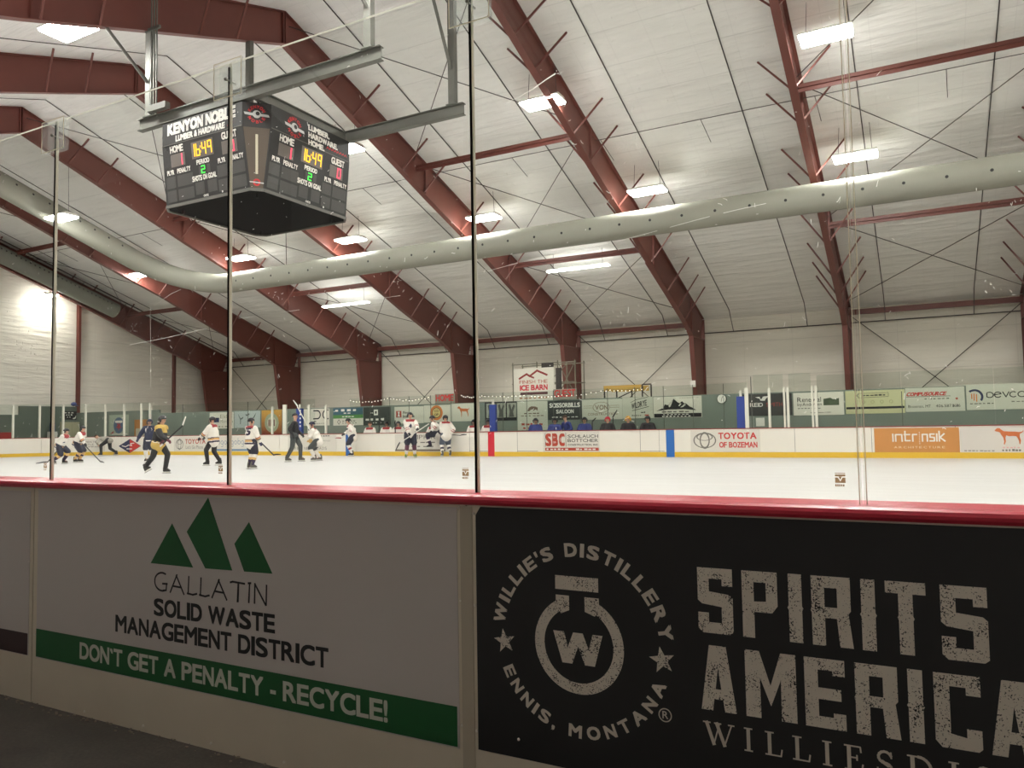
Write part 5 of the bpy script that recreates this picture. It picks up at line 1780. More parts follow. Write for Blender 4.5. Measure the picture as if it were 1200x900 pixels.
for z in (3.2, 4.1):
    for y in (29.0, 30.0):
        part('rail', MB().tube([(-.6, y, z), (2.65, y, z)], .025, 8), M_SCAF, r)
for a, b in (((1.75, 29, 2.6), (2.6, 29, 4.1)), ((1.75, 29, 4.1), (2.6, 29, 2.6)), ((.7, 30, 3.2), (1.75, 30, 4.1))):
    part('diagonal', MB().tube([a, b], .02, 6), M_SCAF, r)
part('dark_board', MB().box(1.68, 1.96, 28.9, 28.93, 2.4, 3.85), M_DARK, r, label='dark upright board')
part('dark_plate', MB().box(.95, 1.55, 28.95, 28.98, 3.86, 4.12), M_DARK, r)
r = empty('scissor_lift', 'yellow platform lift standing behind the white banners', 'lift', (4.7, 30, -.1))
M_YLW = mat('lift_yellow', rgb(196, 158, 78), .5)
part('platform_rail', MB().box(3.7, 5.45, 29.6, 29.66, 2.74, 2.98).box(3.7, 5.45, 30.6, 30.66, 2.74, 2.98), M_YLW, r)
part('platform', MB().box(3.7, 5.9, 29.6, 30.7, 2.3, 2.4), M_SCAF, r)
part('base', MB().box(3.8, 5.8, 29.7, 30.6, -.1, .5), M_YLW, r)
mb = MB()
for z in (.5, 1.1, 1.7):
    mb.bar((3.9, 29.7, z), (5.7, 29.7, z + .6), .06, .06)
    mb.bar((5.7, 29.75, z), (3.9, 29.75, z + .6), .06, .06)
part('scissor_arms', mb, M_DARK, r)
mb = MB()
for x in (3.72, 4.3, 5.0, 5.48, 5.88):
    mb.bar((x, 29.63, 2.4), (x, 29.63, 2.98), .05, .05)
mb.bar((5.48, 29.63, 2.98), (5.9, 29.63, 2.98), .05, .05)
mb.bar((4.3, 29.63, 2.4), (5.0, 29.63, 2.7), .04, .04)
part('guard_posts', mb, M_DARK, r)
for x0, x1, s, nm in ((-4.3, -3.3, 'HOME', 'red HOME sign standing above the home bench banners'), (1.95, 2.95, 'GUEST', 'red GUEST sign standing above the visitors bench banners')):
    r = empty('bench_sign', nm, 'sign', ((x0 + x1) / 2, 28.2, 2.39))
    mb = MB()
    text_fit(mb, s, x0, x1, 2.5, 2.82, 0, .025, to3=lambda a, b, d: (a, 28.14 - d, b))
    part('lettering', mb, mat('sign_red', rgb(214, 44, 48), .5), r)
    part('backing', MB().box(x0 - .05, x1 + .05, 28.15, 28.19, 2.39, 2.85), mat('sign_backing', rgb(150, 146, 132), .6), r)
r = empty('wall_clock', 'round white clock on the green partition left of the blue pad', 'clock', (9.22, YP, 2.05))
part('case', MB().tube([(9.22, YP - .05, 2.2), (9.22, YP, 2.2)], .19, 28), M_BLACK, r)
part('dial', disc(MB(), (9.22, 2.2), .17, 0, 0, 28, lambda a, b, d: (a, YP - .052, b)), M_WHITE, r)
mb = stroke(MB(), [(9.22, 2.2), (9.27, 2.3)], .018, 0, 0, lambda a, b, d: (a, YP - .054, b))
stroke(mb, [(9.22, 2.2), (9.2, 2.08)], .018, 0, 0, lambda a, b, d: (a, YP - .054, b))
part('hands', mb, M_BLACK, r)
solid('notice_sheet', MB().box(10.5, 10.82, YP - .008, YP - .001, 1.1, 1.42), M_WHITE, 'small white notice pinned low on the partition by the posts', 'notice')
solid('column_sign', MB().box(frame_x(1) - .18, frame_x(1) + .1, 38.6, 38.62, 3.2, 3.55), M_WHITE, 'small pale plate on the column left of the wall clock', 'plate')
# fairy lights
M_BULB = mat('fairy_bulb', (1, .95, .84, 1), .4, emit=1.6)
def fairy(pts, label, n, sag=.12):
    r = empty('string_lights', label, 'string lights', pts[0])
    P = []
    for (p, q) in zip(pts[:-1], pts[1:]):
        p, q = Vector(p), Vector(q)
        for i in range(10):
            t = i / 10
            w = p.lerp(q, t)
            w.z -= sag * 4 * t * (1 - t)
            P.append(w)
    P.append(Vector(pts[-1]))
    part('wire', MB().tube(P, .006, 4), M_DARK, r)
    me = mesh_of(MB().sphere((0, 0, 0), .022, 8, 6), 'bulb', M_BULB)
    rd = random.Random(n)
    for i in range(n):
        f = (i + .5) / n * (len(P) - 1)
        a = int(f)
        w = P[a].lerp(P[min(a + 1, len(P) - 1)], f - a)
        o = bpy.data.objects.new('bulb', me)
        COL.objects.link(o)
        o.parent = r
        o.location = w - Vector(pts[0]) + Vector((0, -.01, -.03 + rd.uniform(-.03, .02)))
YS = 27.66
fairy([(-9.2, YS, 2.72), (-6.7, YS, 2.74), (-4.3, YS, 2.72)], 'string of small white lights hung over the left part of the home bench', 26)
fairy([(-2.6, YS, 2.74), (-1.4, YS, 2.68), (.8, YS, 2.66)], 'string of small white lights across the middle above the red line', 22, .06)
fairy([(1.0, YS, 2.62), (2.5, YS, 2.58), (4.6, YS, 2.72), (6.2, YS, 2.74)], 'string of small white lights over the visitors bench', 28, .05)

# ------------------------------------------------------------------ people
def capsule(mb, p, q, r0, r1, n=10):
    p, q = Vector(p), Vector(q)
    d = q - p
    L = d.length
    if L < 1e-5:
        mb.sphere(p, max(r0, r1), n, 7)
        return mb
    d /= L
    up = Vector((0, 0, 1)) if abs(d.z) < .9 else Vector((1, 0, 0))
    x = d.cross(up).normalized()
    y = x.cross(d)
    prof = []
    for a in (-75, -40, 0):
        t = math.radians(a)
        prof.append((r0 * math.sin(t), r0 * math.cos(t)))
    for a in (0, 40, 75):
        t = math.radians(a)
        prof.append((L + r1 * math.sin(t), r1 * math.cos(t)))
    v = [p - d * r0]
    for s, r in prof:
        for k in range(n):
            v.append(p + d * s + x * (r * math.cos(2 * PI * k / n)) + y * (r * math.sin(2 * PI * k / n)))
    v.append(q + d * r1)
    f = [(0, 1 + (k + 1) % n, 1 + k) for k in range(n)]
    for j in range(len(prof) - 1):
        for k in range(n):
            a = 1 + j * n
            f.append((a + k, a + (k + 1) % n, a + n + (k + 1) % n, a + n + k))
    a = 1 + (len(prof) - 1) * n
    f += [(a + k, a + (k + 1) % n, len(v) - 1) for k in range(n)]
    return mb.add(v, f)

def skin(caps, voxel, smooth=4, cut=None):
    """one continuous closed surface around a set of tapered capsules"""
    mb = MB()
    for c in caps:
        capsule(mb, *c)
    me = mesh_of(mb, 'tmp', [])
    ob = bpy.data.objects.new('tmp', me)
    COL.objects.link(ob)
    md = ob.modifiers.new('r', 'REMESH')
    md.mode = 'VOXEL'
    md.voxel_size = voxel
    ms = ob.modifiers.new('s', 'SMOOTH')
    ms.factor = .5
    ms.iterations = smooth
    dg = bpy.context.evaluated_depsgraph_get()
    dg.update()
    out = bpy.data.meshes.new_from_object(ob.evaluated_get(dg))
    bpy.data.objects.remove(ob)
    bpy.data.meshes.remove(me)
    out.polygons.foreach_set('use_smooth', [True] * len(out.polygons))
    return out

def nearest(me, caps):
    """for every face: index of the closest capsule and the position along it"""
    n = len(me.polygons)
    c = np.empty(n * 3)
    me.polygons.foreach_get('center', c)
    c = c.reshape(-1, 3)
    best = np.full(n, 1e9)
    bi = np.zeros(n, int)
    bt = np.zeros(n)
    for i, cp in enumerate(caps):
        p, q = np.array(cp[0]), np.array(cp[1])
        d = q - p
        t = np.clip(((c - p) @ d) / max(d @ d, 1e-9), 0, 1)
        dist = np.linalg.norm(c - (p + t[:, None] * d), axis=1) - (cp[2] + (cp[3] - cp[2]) * t)
        k = dist < best
        best[k] = dist[k]; bi[k] = i; bt[k] = t[k]
    return c, bi, bt

def obj_me(name, me, mats, parent, label=None):
    me.name = name
    me.materials.clear()
    for m in (mats if isinstance(mats, (list, tuple)) else [mats]):
        me.materials.append(m)
    o = bpy.data.objects.new(name, me)
    COL.objects.link(o)
    o.parent = parent
    if label: o['label'] = label
    return o

def ik(a, c, l1, l2, pole):
    a, c, pole = Vector(a), Vector(c), Vector(pole)
    d = c - a
    L = min(d.length, (l1 + l2) * .995)
    u = d.normalized()
    c = a + u * L
    x = (l1 * l1 - l2 * l2 + L * L) / (2 * L)
    h = math.sqrt(max(l1 * l1 - x * x, 0))
    w = pole - u * pole.dot(u)
    w = w.normalized() if w.length > 1e-6 else Vector((0, 0, 1))
    return a + u * x + w * h, c

M_SKIN = mat('skin', rgb(206, 160, 134), .5)
M_HAIR = mat('brown_hair', rgb(84, 56, 40), .7)
M_JW = mat('jersey_white', rgb(236, 230, 220), .7)
M_JN = mat('jersey_navy', rgb(38, 44, 70), .7)
M_JB = mat('jersey_black', rgb(34, 33, 36), .7)
M_JY = mat('jersey_gold', rgb(206, 172, 90), .7)
M_JBL = mat('jersey_blue', rgb(48, 60, 124), .7)
M_JG = mat('shirt_grey', rgb(160, 156, 144), .7)
M_STR = mat('stripe_red', rgb(160, 50, 54), .7)
M_STN = mat('stripe_dark', rgb(50, 44, 66), .7)
M_STT = mat('stripe_tan', rgb(216, 168, 110), .7)
M_PN = mat('pants_navy', rgb(44, 46, 60), .7)
M_PB = mat('pants_black', rgb(38, 38, 38), .7)
M_PG = mat('pants_charcoal', rgb(72, 76, 76), .7)
M_PSL = mat('pants_slate', rgb(84, 92, 106), .7)
M_HB = mat('helmet_black', rgb(34, 32, 34), .35)
M_HR = mat('helmet_red', rgb(206, 44, 60), .35)
M_HY = mat('helmet_yellow', rgb(232, 172, 44), .35)
M_HN = mat('helmet_navy', rgb(40, 42, 66), .35)
M_CAGE = mat('cage_wire', rgb(90, 84, 80), .4, .6)
M_GLB = mat('glove_black', rgb(36, 34, 38), .6)
M_GLM = mat('glove_maroon', rgb(104, 44, 58), .6)
M_GLN = mat('glove_navy', rgb(48, 52, 84), .6)
M_SK = mat('skate_boot_black', rgb(46, 44, 42), .5)
M_SKG = mat('skate_boot_green', rgb(84, 150, 62), .5)
M_SKT = mat('skate_boot_grey', rgb(96, 92, 84), .5)
M_HOLD = mat('blade_holder', rgb(230, 228, 220), .4)
M_STEEL = mat('blade_steel', rgb(190, 190, 190), .25, .9)
M_SO_W = mat('sock_white', rgb(236, 230, 220), .8)
M_SO_P = mat('sock_plum', rgb(104, 60, 78), .8)
M_SO_T = mat('sock_tan', rgb(222, 182, 120), .8)
M_SO_D = mat('sock_dark', rgb(56, 46, 74), .8)
M_EYE = mat('eye_dark', rgb(40, 28, 24), .3)

def person(x, y, heading, label, hip=.92, lean=.12, side=0.0, twist=0.0, feet=((.05, .14), (-.05, -.14)), footz=(0, 0), footyaw=(.1, -.1), footpitch=(0, 0),
           hands=((.25, .2, .95), (.25, -.2, .95)), head=(0, 0), jersey=None, pants='shorts', pmat=None, sock=(None, None), helmet=None, cage=False, boot=None, glove=None,
           cap=False, hair=None, ground=0.0, seated=False, decor=None, group=None, scale=1.0, hip_off=(0, 0), bare=False, kneepole=None, hands_w=None):
    """heading: degrees from +X in world; local +x is forward, +y left.  feet, hands: (left, right)"""
    root = empty('person', label, 'person', (x, y, ground), group, math.radians(heading))
    root.scale = (scale,) * 3
    if hands_w is not None:
        th = math.radians(heading)
        hands = []
        for px_, py_, pz_ in hands_w:
            dx, dy = (px_ - x) / scale, (py_ - y) / scale
            hands.append((dx * math.cos(th) + dy * math.sin(th), -dx * math.sin(th) + dy * math.cos(th), (pz_ - ground) / scale))
    P = Vector((hip_off[0], hip_off[1], hip))
    cl, sl = math.cos(lean), math.sin(lean)
    up = Vector((sl, math.sin(side), cl)).normalized()
    fw = Vector((cl, 0, -sl))
    lat = Vector((-math.sin(twist), math.cos(twist), 0))
    chest = P + up * .27
    neck = P + up * .50
    hd = Vector((math.sin(lean * .45 + head[1]), math.sin(side) * .5, math.cos(lean * .45 + head[1]))).normalized()
    hc = neck + hd * .20
    hy = twist * .6 + head[0]
    hf = Vector((math.cos(hy), math.sin(hy), 0))
    hf = (hf - hd * hf.dot(hd)).normalized()
    hl = hd.cross(hf)
    sh = [neck - up * .05 + lat * .19, neck - up * .05 - lat * .19]
    el, wr = [], []
    for i in (0, 1):
        s = 1 if i == 0 else -1
        e, w = ik(sh[i], Vector(hands[i]), .29, .27, -fw * .5 + lat * s * .7 - Vector((0, 0, .6)))
        el.append(e); wr.append(w)
    hipj = [P + lat * .1 + Vector((0, 0, -.03)), P - lat * .1 + Vector((0, 0, -.03))]
    kn, an = [], []
    for i in (0, 1):
        f = feet[i]
        ankle = Vector((f[0], f[1], footz[i] + .17))
        kp = Vector((1, 0, .15)) if kneepole is None else Vector(kneepole[i])
        k, a = ik(hipj[i], ankle, .43, .42, kp)
        kn.append(k); an.append(a)
    # ---- body: one continuous surface
    caps = [(P - lat * .05, P + lat * .05, .125, .125), (P, chest, .125, .135), (chest, neck - up * .1, .14, .12), (sh[0] - lat * .05, sh[1] + lat * .05, .075, .075), (neck - up * .06, hc - hd * .05, .058, .055)]
    caps += [(hc + hd * .025, hc - hd * .035 + hf * .012, .088, .072), (hc - hd * .03 + hf * .03, hc - hd * .075 + hf * .05, .062, .036)]
    caps += [(hc + hf * .085 - hd * .012, hc + hf * .105 - hd * .03, .014, .018), (hc + hf * .075 + hl * .03 + hd * .025, hc + hf * .075 - hl * .03 + hd * .025, .018, .018)]
    caps += [(hc + hl * s * .085 + hd * .012 - hf * .005, hc + hl * s * .083 - hd * .02, .022, .015) for s in (1, -1)]
    for i in (0, 1):
        caps += [(sh[i], el[i], .056, .045), (el[i], wr[i], .043, .03)]
        caps += [(hipj[i], kn[i], .092, .062), (kn[i], an[i], .058, .042)]
        caps += [(an[i], an[i] + Vector((.1, 0, -.07)), .04, .034)]
    # hands
    hcaps = []
    for i in (0, 1):
        s = 1 if i == 0 else -1
        d = (wr[i] - el[i]).normalized()
        side_v = d.cross(Vector((0, 0, 1)))
        side_v = side_v.normalized() if side_v.length > .05 else lat
        nrm = side_v.cross(d)
        k = 1.0 if (bare or glove is None) else 1.45
        palm = wr[i] + d * .05
        hh = [(wr[i] + d * .01, palm + d * .02, .028 * k, .030 * k)]
        for j, (o, L) in enumerate(((.030, .062), (.010, .072), (-.010, .068), (-.030, .052))):
            b = palm + d * .03 + side_v * o * k
            m = b + d * L * .55 - nrm * .012
            e = m + d * L * .2 - nrm * L * .45
            hh += [(b, m, .0105 * k, .010 * k), (m, e, .010 * k, .0085 * k)]
        b = palm - d * .01 + side_v * .032 * s * k
        hh += [(b, b + side_v * .025 * s * k + d * .035 - nrm * .015, .012 * k, .010 * k)]
        hcaps.append(hh)
        if bare or glove is None:
            caps += hh
    me = skin(caps, .0165, 3)
    obj_me('body', me, M_SKIN, root)
    em = MB()
    for s in (1, -1):
        em.sphere(hc + hf * .083 + hl * s * .032 + hd * .004, .011, 8, 6)
    part('eyes', em, M_EYE, root, local=True)
    mm = MB()
    capsule(mm, hc + hf * .088 - hd * .065 + hl * .02, hc + hf * .088 - hd * .065 - hl * .02, .008, .008, 6)
    part('mouth', mm, mat('lips', rgb(150, 84, 76), .5), root, local=True)
    if glove is not None and not bare:
        for i in (0, 1):
            cuff = [(wr[i] - (wr[i] - el[i]).normalized() * .09, wr[i], .058, .052)]
            me = skin(hcaps[i] + cuff, .011, 2)
            obj_me('glove', me, glove, root)
    # ---- jersey
    if jersey:
        main = jersey['main']
        hem = P - up * .10
        jc = [(hem, chest, .19, .19), (chest, neck - up * .12, .195, .16), (sh[0] - lat * .04, sh[1] + lat * .04, .10, .10), (P + lat * .06 - up * .08, P - lat * .06 - up * .08, .17, .17), (neck - up * .07, neck - up * .0, .085, .07)]
        if jersey.get('slim'):
            jc = [(a, b, r0 * .84, r1 * .84) for a, b, r0, r1 in jc]
        else:
            jc = [(a, b, r0 * 1.1, r1 * 1.1) for a, b, r0, r1 in jc]
        aw = .84 if jersey.get('slim') else 1.18
        for i in (0, 1):
            jc += [(sh[i], el[i], .088 * aw, .078 * aw), (el[i], el[i].lerp(wr[i], .82), .078 * aw, .064 * aw)]
        me = skin(jc, .02, 5)
        c, bi, bt = nearest(me, jc)
        mats = [main] + list(jersey.get('mats', ()))
        idx = np.zeros(len(me.polygons), int)
        rule = jersey.get('rule')
        if rule:
            hgt = (c - np.array(P)) @ np.array(up)          # height along the spine
            idx = rule(idx, bi, bt, hgt, (c - np.array(chest)) @ np.array(lat), (c - np.array(chest)) @ np.array(fw))
        jo = obj_me('jersey' if not jersey.get('slim') else 'jacket', me, mats, root)
        me.polygons.foreach_set('material_index', idx)
        if decor:
            decor(jo, me, root, chest, up, fw, lat)
    # ---- pants
    if pmat is not None:
        pc = [(P - lat * .06, P + lat * .06, .155, .155), (P, P + up * .1, .15, .15)]
        for i in (0, 1):
            if pants == 'shorts':
                pc += [(hipj[i], hipj[i].lerp(kn[i], .92), .155, .125)]
            else:
                pc += [(hipj[i], kn[i], .118, .09), (kn[i], an[i] + Vector((0, 0, -.0)), .088, .07)]
        me = skin(pc, .021, 4)
        obj_me('pants', me, pmat, root)
    # ---- socks
    if sock[0] is not None:
        for i in (0, 1):
            sc = [(kn[i], kn[i].lerp(an[i], .45), .086, .09), (kn[i].lerp(an[i], .45), an[i], .088, .064)]
            me = skin(sc, .018, 3)
            c, bi, bt = nearest(me, sc)
            tt = bi * .45 + bt * np.where(bi == 0, .45, .55)
            idx = np.zeros(len(me.polygons), int)
            obj_me('sock', me, [sock[0], sock[1] or sock[0], sock[2] if len(sock) > 2 else sock[0]], root)
            idx[(tt > .42) & (tt < .62)] = 1
            if len(sock) > 2:
                idx[tt > .62] = 2
            me.polygons.foreach_set('material_index', idx)
    # ---- skates or shoes
    if boot is not None:
        for i in (0, 1):
            a = an[i]
            yw = footyaw[i]
            ph = footpitch[i]
            t = Vector((math.cos(yw) * math.cos(ph), math.sin(yw) * math.cos(ph), math.sin(ph)))
            dn = Vector((math.cos(yw) * math.sin(ph), math.sin(yw) * math.sin(ph), -math.cos(ph)))
            sole = a + dn * .085
            bc = [(a - dn * .06 - t * .01, a + dn * .02, .056, .052), (a - t * .03, sole - t * .04, .05, .04), (a + dn * .03 + t * .02, sole + t * .13 + dn * -.0, .048, .036), (sole - t * .05, sole + t * .14, .034, .032)]
            me = skin(bc, .013, 2)
            sk = obj_me('skate' if not seated or True else 'shoe', me, boot, root)
            bl = MB()
            q = sole + dn * .03
            for u, w, h0, h1, mi in ((-.09, .17, 0, .035, 0), (-.11, .19, .035, .055, 1)):
                sd = t.cross(dn) * (.012 if mi == 0 else .004)
                v = []
                for e in (u, w):
                    for hh in (h0, h1):
                        for sg in (-1, 1):
                            v.append(q + t * e + dn * hh + sd * sg)
                bl.add(v, [(0, 1, 3, 2), (4, 6, 7, 5), (0, 4, 5, 1), (2, 3, 7, 6), (0, 2, 6, 4), (1, 5, 7, 3)], mi)
            o = bpy.data.objects.new('blade', mesh_of(bl, 'blade', [M_HOLD, M_STEEL]))
            COL.objects.link(o)
            o.parent = sk
    # ---- head gear
    def dome(r, sx, sy, sz, low, off, mt, nm, n=16, m=7):
        mb = MB()
        v = []
        for j in range(m + 1):
            t = math.radians(90 - (90 - low) * j / m)
            for k in range(n):
                a = 2 * PI * k / n
                # lower at the back, higher over the face
                tt = t - (math.radians(26) * (1 - math.cos(a)) / 2 * j / m)
                v.append(hc + hd * (r * sz * math.sin(tt) + off) + hf * (r * sx * math.cos(tt) * math.cos(a) - .008) + hl * (r * sy * math.cos(tt) * math.sin(a)))
        f = []
        for j in range(m):
            for k in range(n):
                f.append((j * n + k, j * n + (k + 1) % n, (j + 1) * n + (k + 1) % n, (j + 1) * n + k))
        f.append(tuple(range(m * n, (m + 1) * n)))
        mb.add(v, f)
        return part(nm, mb, mt, root, smooth=True, local=True)
    if helmet is not None:
        h = dome(.125, 1.08, .94, 1.0, 8, .02, helmet, 'helmet')
        ear = MB()
        for s in (1, -1):
            capsule(ear, hc + hl * s * .105 + hd * .03, hc + hl * s * .10 - hd * .05, .034, .026, 8)
        part('ear_guard', ear, helmet, h, smooth=True, local=True)
        if cage:
            cg = MB()
            for vv in np.linspace(.02, -.10, 5):
                pts = []
                for k in range(9):
                    a = math.radians(-70 + 140 * k / 8)
                    pts.append(hc + hf * (.135 * math.cos(a) + .01) + hl * (.115 * math.sin(a)) + hd * vv)
                cg.tube(pts, .005, 5)
            for a in (-55, -28, 0, 28, 55):
                t = math.radians(a)
                b = hc + hf * (.135 * math.cos(t) + .01) + hl * (.115 * math.sin(t))
                cg.tube([b + hd * .03, b - hd * .10], .005, 5)
            part('face_cage', cg, M_CAGE, root, local=True)
    elif cap:
        h = dome(.108, 1.04, .96, 1.0, 16, .02, cap, 'cap')
        bm_ = MB()
        bm_.add([hc + hd * .06 + hf * .095 + hl * .07, hc + hd * .06 + hf * .095 - hl * .07, hc + hd * .045 + hf * .175 - hl * .05, hc + hd * .045 + hf * .175 + hl * .05,
                 hc + hd * .052 + hf * .095 + hl * .07, hc + hd * .052 + hf * .095 - hl * .07, hc + hd * .037 + hf * .175 - hl * .05, hc + hd * .037 + hf * .175 + hl * .05],
                [(0, 1, 2, 3), (7, 6, 5, 4), (0, 4, 5, 1), (1, 5, 6, 2), (2, 6, 7, 3), (3, 7, 4, 0)])
        part('brim', bm_, cap, h, local=True)
    if hair is not None:
        if helmet is None and not cap:
            dome(.102, 1.03, 1.0, 1.04, 14, .015, hair, 'hair')
        else:
            hm = skin([(hc - hf * .07 - hd * .02, hc - hf * .10 - hd * .11, .06, .05), (hc - hf * .10 - hd * .11, hc - hf * .12 - hd * .2, .05, .03)], .014, 3)
            obj_me('hair', hm, hair, root)
    return root

def stick(pts, label, tape=M_BLACK, shaft=M_BLACK, blade_dir=None):
    """hockey stick from butt to heel (world points), then the blade"""
    b, h = Vector(pts[0]), Vector(pts[1])
    tip = Vector(pts[2])
    root = empty('hockey_stick', label, 'hockey stick', h)
    part('shaft', MB().bar(b, h, .035, .028), shaft, root)
    mb = MB()
    d = (tip - h).normalized()
    up = Vector((0, 0, 1)) - d * d.z
    up = up.normalized() if up.length > .1 else (b - h).normalized()
    sd = d.cross(up).normalized() * .009
    w = []
    n = 6
    for i in range(n + 1):
        t = i / n
        c = h.lerp(tip, t) + sd * (2.5 * t * t)
        hh = .055 * (1 - .25 * t) * (.75 + .25 * math.sin(PI * min(1, t * 1.2)))
        w.append([c - sd, c + sd, c + sd + up * hh, c - sd + up * hh])
    v = [q for r in w for q in r]
    f = [(0, 3, 2, 1), tuple(4 * n + q for q in (0, 1, 2, 3))]
    for i in range(n):
        for q in range(4):
            f.append((4 * i + q, 4 * i + (q + 1) % 4, 4 * i + 4 + (q + 1) % 4, 4 * i + 4 + q))
    mb.add(v, f)
    part('blade', mb, tape, root)
    part('grip', MB().bar(b, b.lerp(h, .12), .042, .036), M_WHITE, root)
    return root

# jersey colour rules: idx, nearest capsule, t along it, height along spine, sideways, forward
# capsule order: 0 hem-chest 1 chest-neck 2 shoulders 3 hem bar 4 collar, 5 6 left arm, 7 8 right arm
def rule_white(idx, bi, bt, h, lat, fw):
    body = bi <= 4
    idx[body & (h > .43)] = 1                       # dark red yoke
    idx[body & (h > -.13) & (h < -.07)] = 2
    idx[body & (h > -.05) & (h < .03)] = 3
    idx[body & (h > .03) & (h < .06)] = 2
    for k in (6, 8):
        a = bi == k
        idx[a & (bt > .12) & (bt < .27)] = 1
        idx[a & (bt > .27) & (bt < .5)] = 3
        idx[a & (bt > .5) & (bt < .66)] = 2
    return idx
WHITE_J = dict(main=M_JW, mats=(M_STR, M_STN, M_STT), rule=rule_white)
def rule_white_plain(idx, bi, bt, h, lat, fw):
    idx[(bi <= 4) & (h > .45)] = 1
    for k in (6, 8):
        a = bi == k
        idx[a & (bt > .05) & (bt < .2)] = 1
        idx[a & (bt > .4) & (bt < .55)] = 1
    return idx
WHITE_P = dict(main=M_JW, mats=(M_STR,), rule=rule_white_plain)
def rule_navy(idx, bi, bt, h, lat, fw):
    idx[(bi <= 4) & (h > -.10) & (h < -.06)] = 1
    return idx
NAVY_J = dict(main=M_JN, mats=(M_JW,), rule=rule_navy)
def rule_gold(idx, bi, bt, h, lat, fw):
    body = bi <= 4
    idx[:] = 1
    idx[body & (h > .33)] = 0
    idx[body & (h < .04)] = 0
    idx[body & (h > .0) & (h < .02)] = 2
    for k in (5, 7):
        idx[(bi == k) & (bt < .3)] = 0
    return idx
GOLD_J = dict(main=M_JY, mats=(M_JB, M_JW), rule=rule_gold)

def decal(body, kind_pts, back=False, z=.12, size=.26, m=M_STN, name='number'):
    """flat print pressed onto the jersey surface"""
    def fn(jo, me, root, chest, up, fw, lat):
        tree = BVHTree.FromPolygons([v.co[:] for v in me.vertices], [tuple(p.vertices) for p in me.polygons])
        mb = MB()
        if body:
            text_fit(mb, body, -size / 2, size / 2, -size * .5, size * .5, 0, .05, to3=lambda a, b, d: (a, b, 0))
        else:
            for p in kind_pts:
                poly(mb, [(a * size, b * size) for a, b in p], 0, 0, lambda a, b, d: (a, b, 0))
        # subdivide long faces is not needed at this size
        D = -fw if back else fw
        rgt = lat.cross(Vector((0, 0, 1)))
        S = lat if back else -lat
        S = -S if True else S
        S = (-lat if back else lat)
        # reading direction: seen from outside, letters run left to right
        S = D.cross(up) * -1
        out = []
        for a, b, _ in mb.v:
            o = chest + up * (z - .1 + b) + S * a + D * .5
            hit = tree.ray_cast(o, -D)
            p = hit[0] if hit[0] is not None else o - D * .3
            out.append(tuple(Vector(p) + D * .007))
        mb.v = out
        part(name, mb, m, jo, local=True)
    return fn
CREST = [[(-.5, -.3), (-.2, .2), (0, .5), (.2, .2), (.5, -.3), (.2, -.2), (0, -.5), (-.2, -.2)]]

E45 = -49
person(-16.1, 17.22, 28, 'skater in white jersey crouching with one leg hidden, leftmost on the ice', hip=.84, lean=.5, feet=((.12, .12), (-.22, -.14)), hands_w=((-15.93, 17.29, .92), (-16.18, 17.24, .72)),
       jersey=WHITE_J, pmat=M_PN, sock=(M_SO_T, M_SO_D, M_SO_D), helmet=M_HB, boot=M_SK, glove=M_GLN, scale=.93)
stick([(-15.85, 17.3, .95), (-16.85, 17.15, .30 - .24), (-17.45, 17.0, .0)], 'black stick trailing low to the left edge, behind the leftmost skater')
person(-16.6, 18.3, 28, 'skater in white jersey and tan sock bending beside the leftmost skater', hip=.90, lean=.42, feet=((.05, .1), (-.04, -.12)), hands_w=((-16.36, 18.32, .95), (-16.02, 18.3, .76)),
       jersey=WHITE_J, pmat=M_PN, sock=(M_SO_T, M_SO_D, M_SO_T), helmet=M_HB, boot=M_SK, glove=M_GLB, scale=.95)
stick([(-16.45, 18.3, .98), (-14.95, 18.3, .03), (-14.55, 18.2, .0)], 'black stick reaching right along the ice from two white-jersey skaters')
person(-23.75, 24.6, 208, 'person in grey shirt and dark trousers bent right over by the corner boards', hip=.86, lean=1.35, feet=((.32, .16), (-.36, -.16)), hands=((.5, .15, .62), (.5, -.15, .60)), head=(0, .5),
       jersey=dict(main=M_JG, slim=True), pants='long', pmat=M_PB, boot=M_SK, bare=True, hair=M_HAIR)
person(-12.9, 19.13, E45 - 8, 'player in navy jersey and white socks facing the camera', hip=1.0, lean=.05, feet=((0, .13), (0, -.13)), hands=((.12, .34, .98), (.16, -.42, 1.0)),
       jersey=NAVY_J, decor=decal(None, [[(-.5, .1), (-.4, .35), (.4, .35), (.5, .1), (.25, -.3), (-.25, -.3)]], z=.18, size=.3, m=M_WHITE, name='crest'), pmat=M_PN, sock=(M_SO_W, M_SO_W, M_SO_W), helmet=M_HN, cage=True, boot=M_SK, glove=M_GLN)
person(-4.62, 13.3, 20, 'skater in black and gold jersey striding right with stick raised', hip=.96, lean=.2, feet=((.2, .05), (-.42, -.02)), footz=(0, .04), footpitch=(0, .45), footyaw=(0, -.1), hands_w=((-4.30, 13.19, .92), (-4.08, 13.2, 1.03)), head=(0, .05),
       jersey=GOLD_J, pants='long', pmat=M_PB, helmet=M_HB, boot=M_SK, glove=M_GLM, hair=M_HAIR)
stick([(-4.35, 13.15, .84), (-3.52, 13.3, 1.46), (-3.36, 13.3, 1.72)], 'dark stick with white taped blade held up by the black and gold skater', tape=M_WHITE)
person(-7.05, 17.46, 200, 'skater in white jersey and loose black trousers facing left', hip=.98, lean=.10, feet=((.16, .14), (-.18, -.12)), hands=((.52, .12, .98), (.45, -.2, 1.05)), footyaw=(.1, .1),
       jersey=WHITE_J, pants='long', pmat=M_PB, helmet=M_HB, cage=True, boot=M_SK, glove=M_GLB, decor=decal(None, CREST, z=.12, size=.2, m=M_STN, name='crest'))
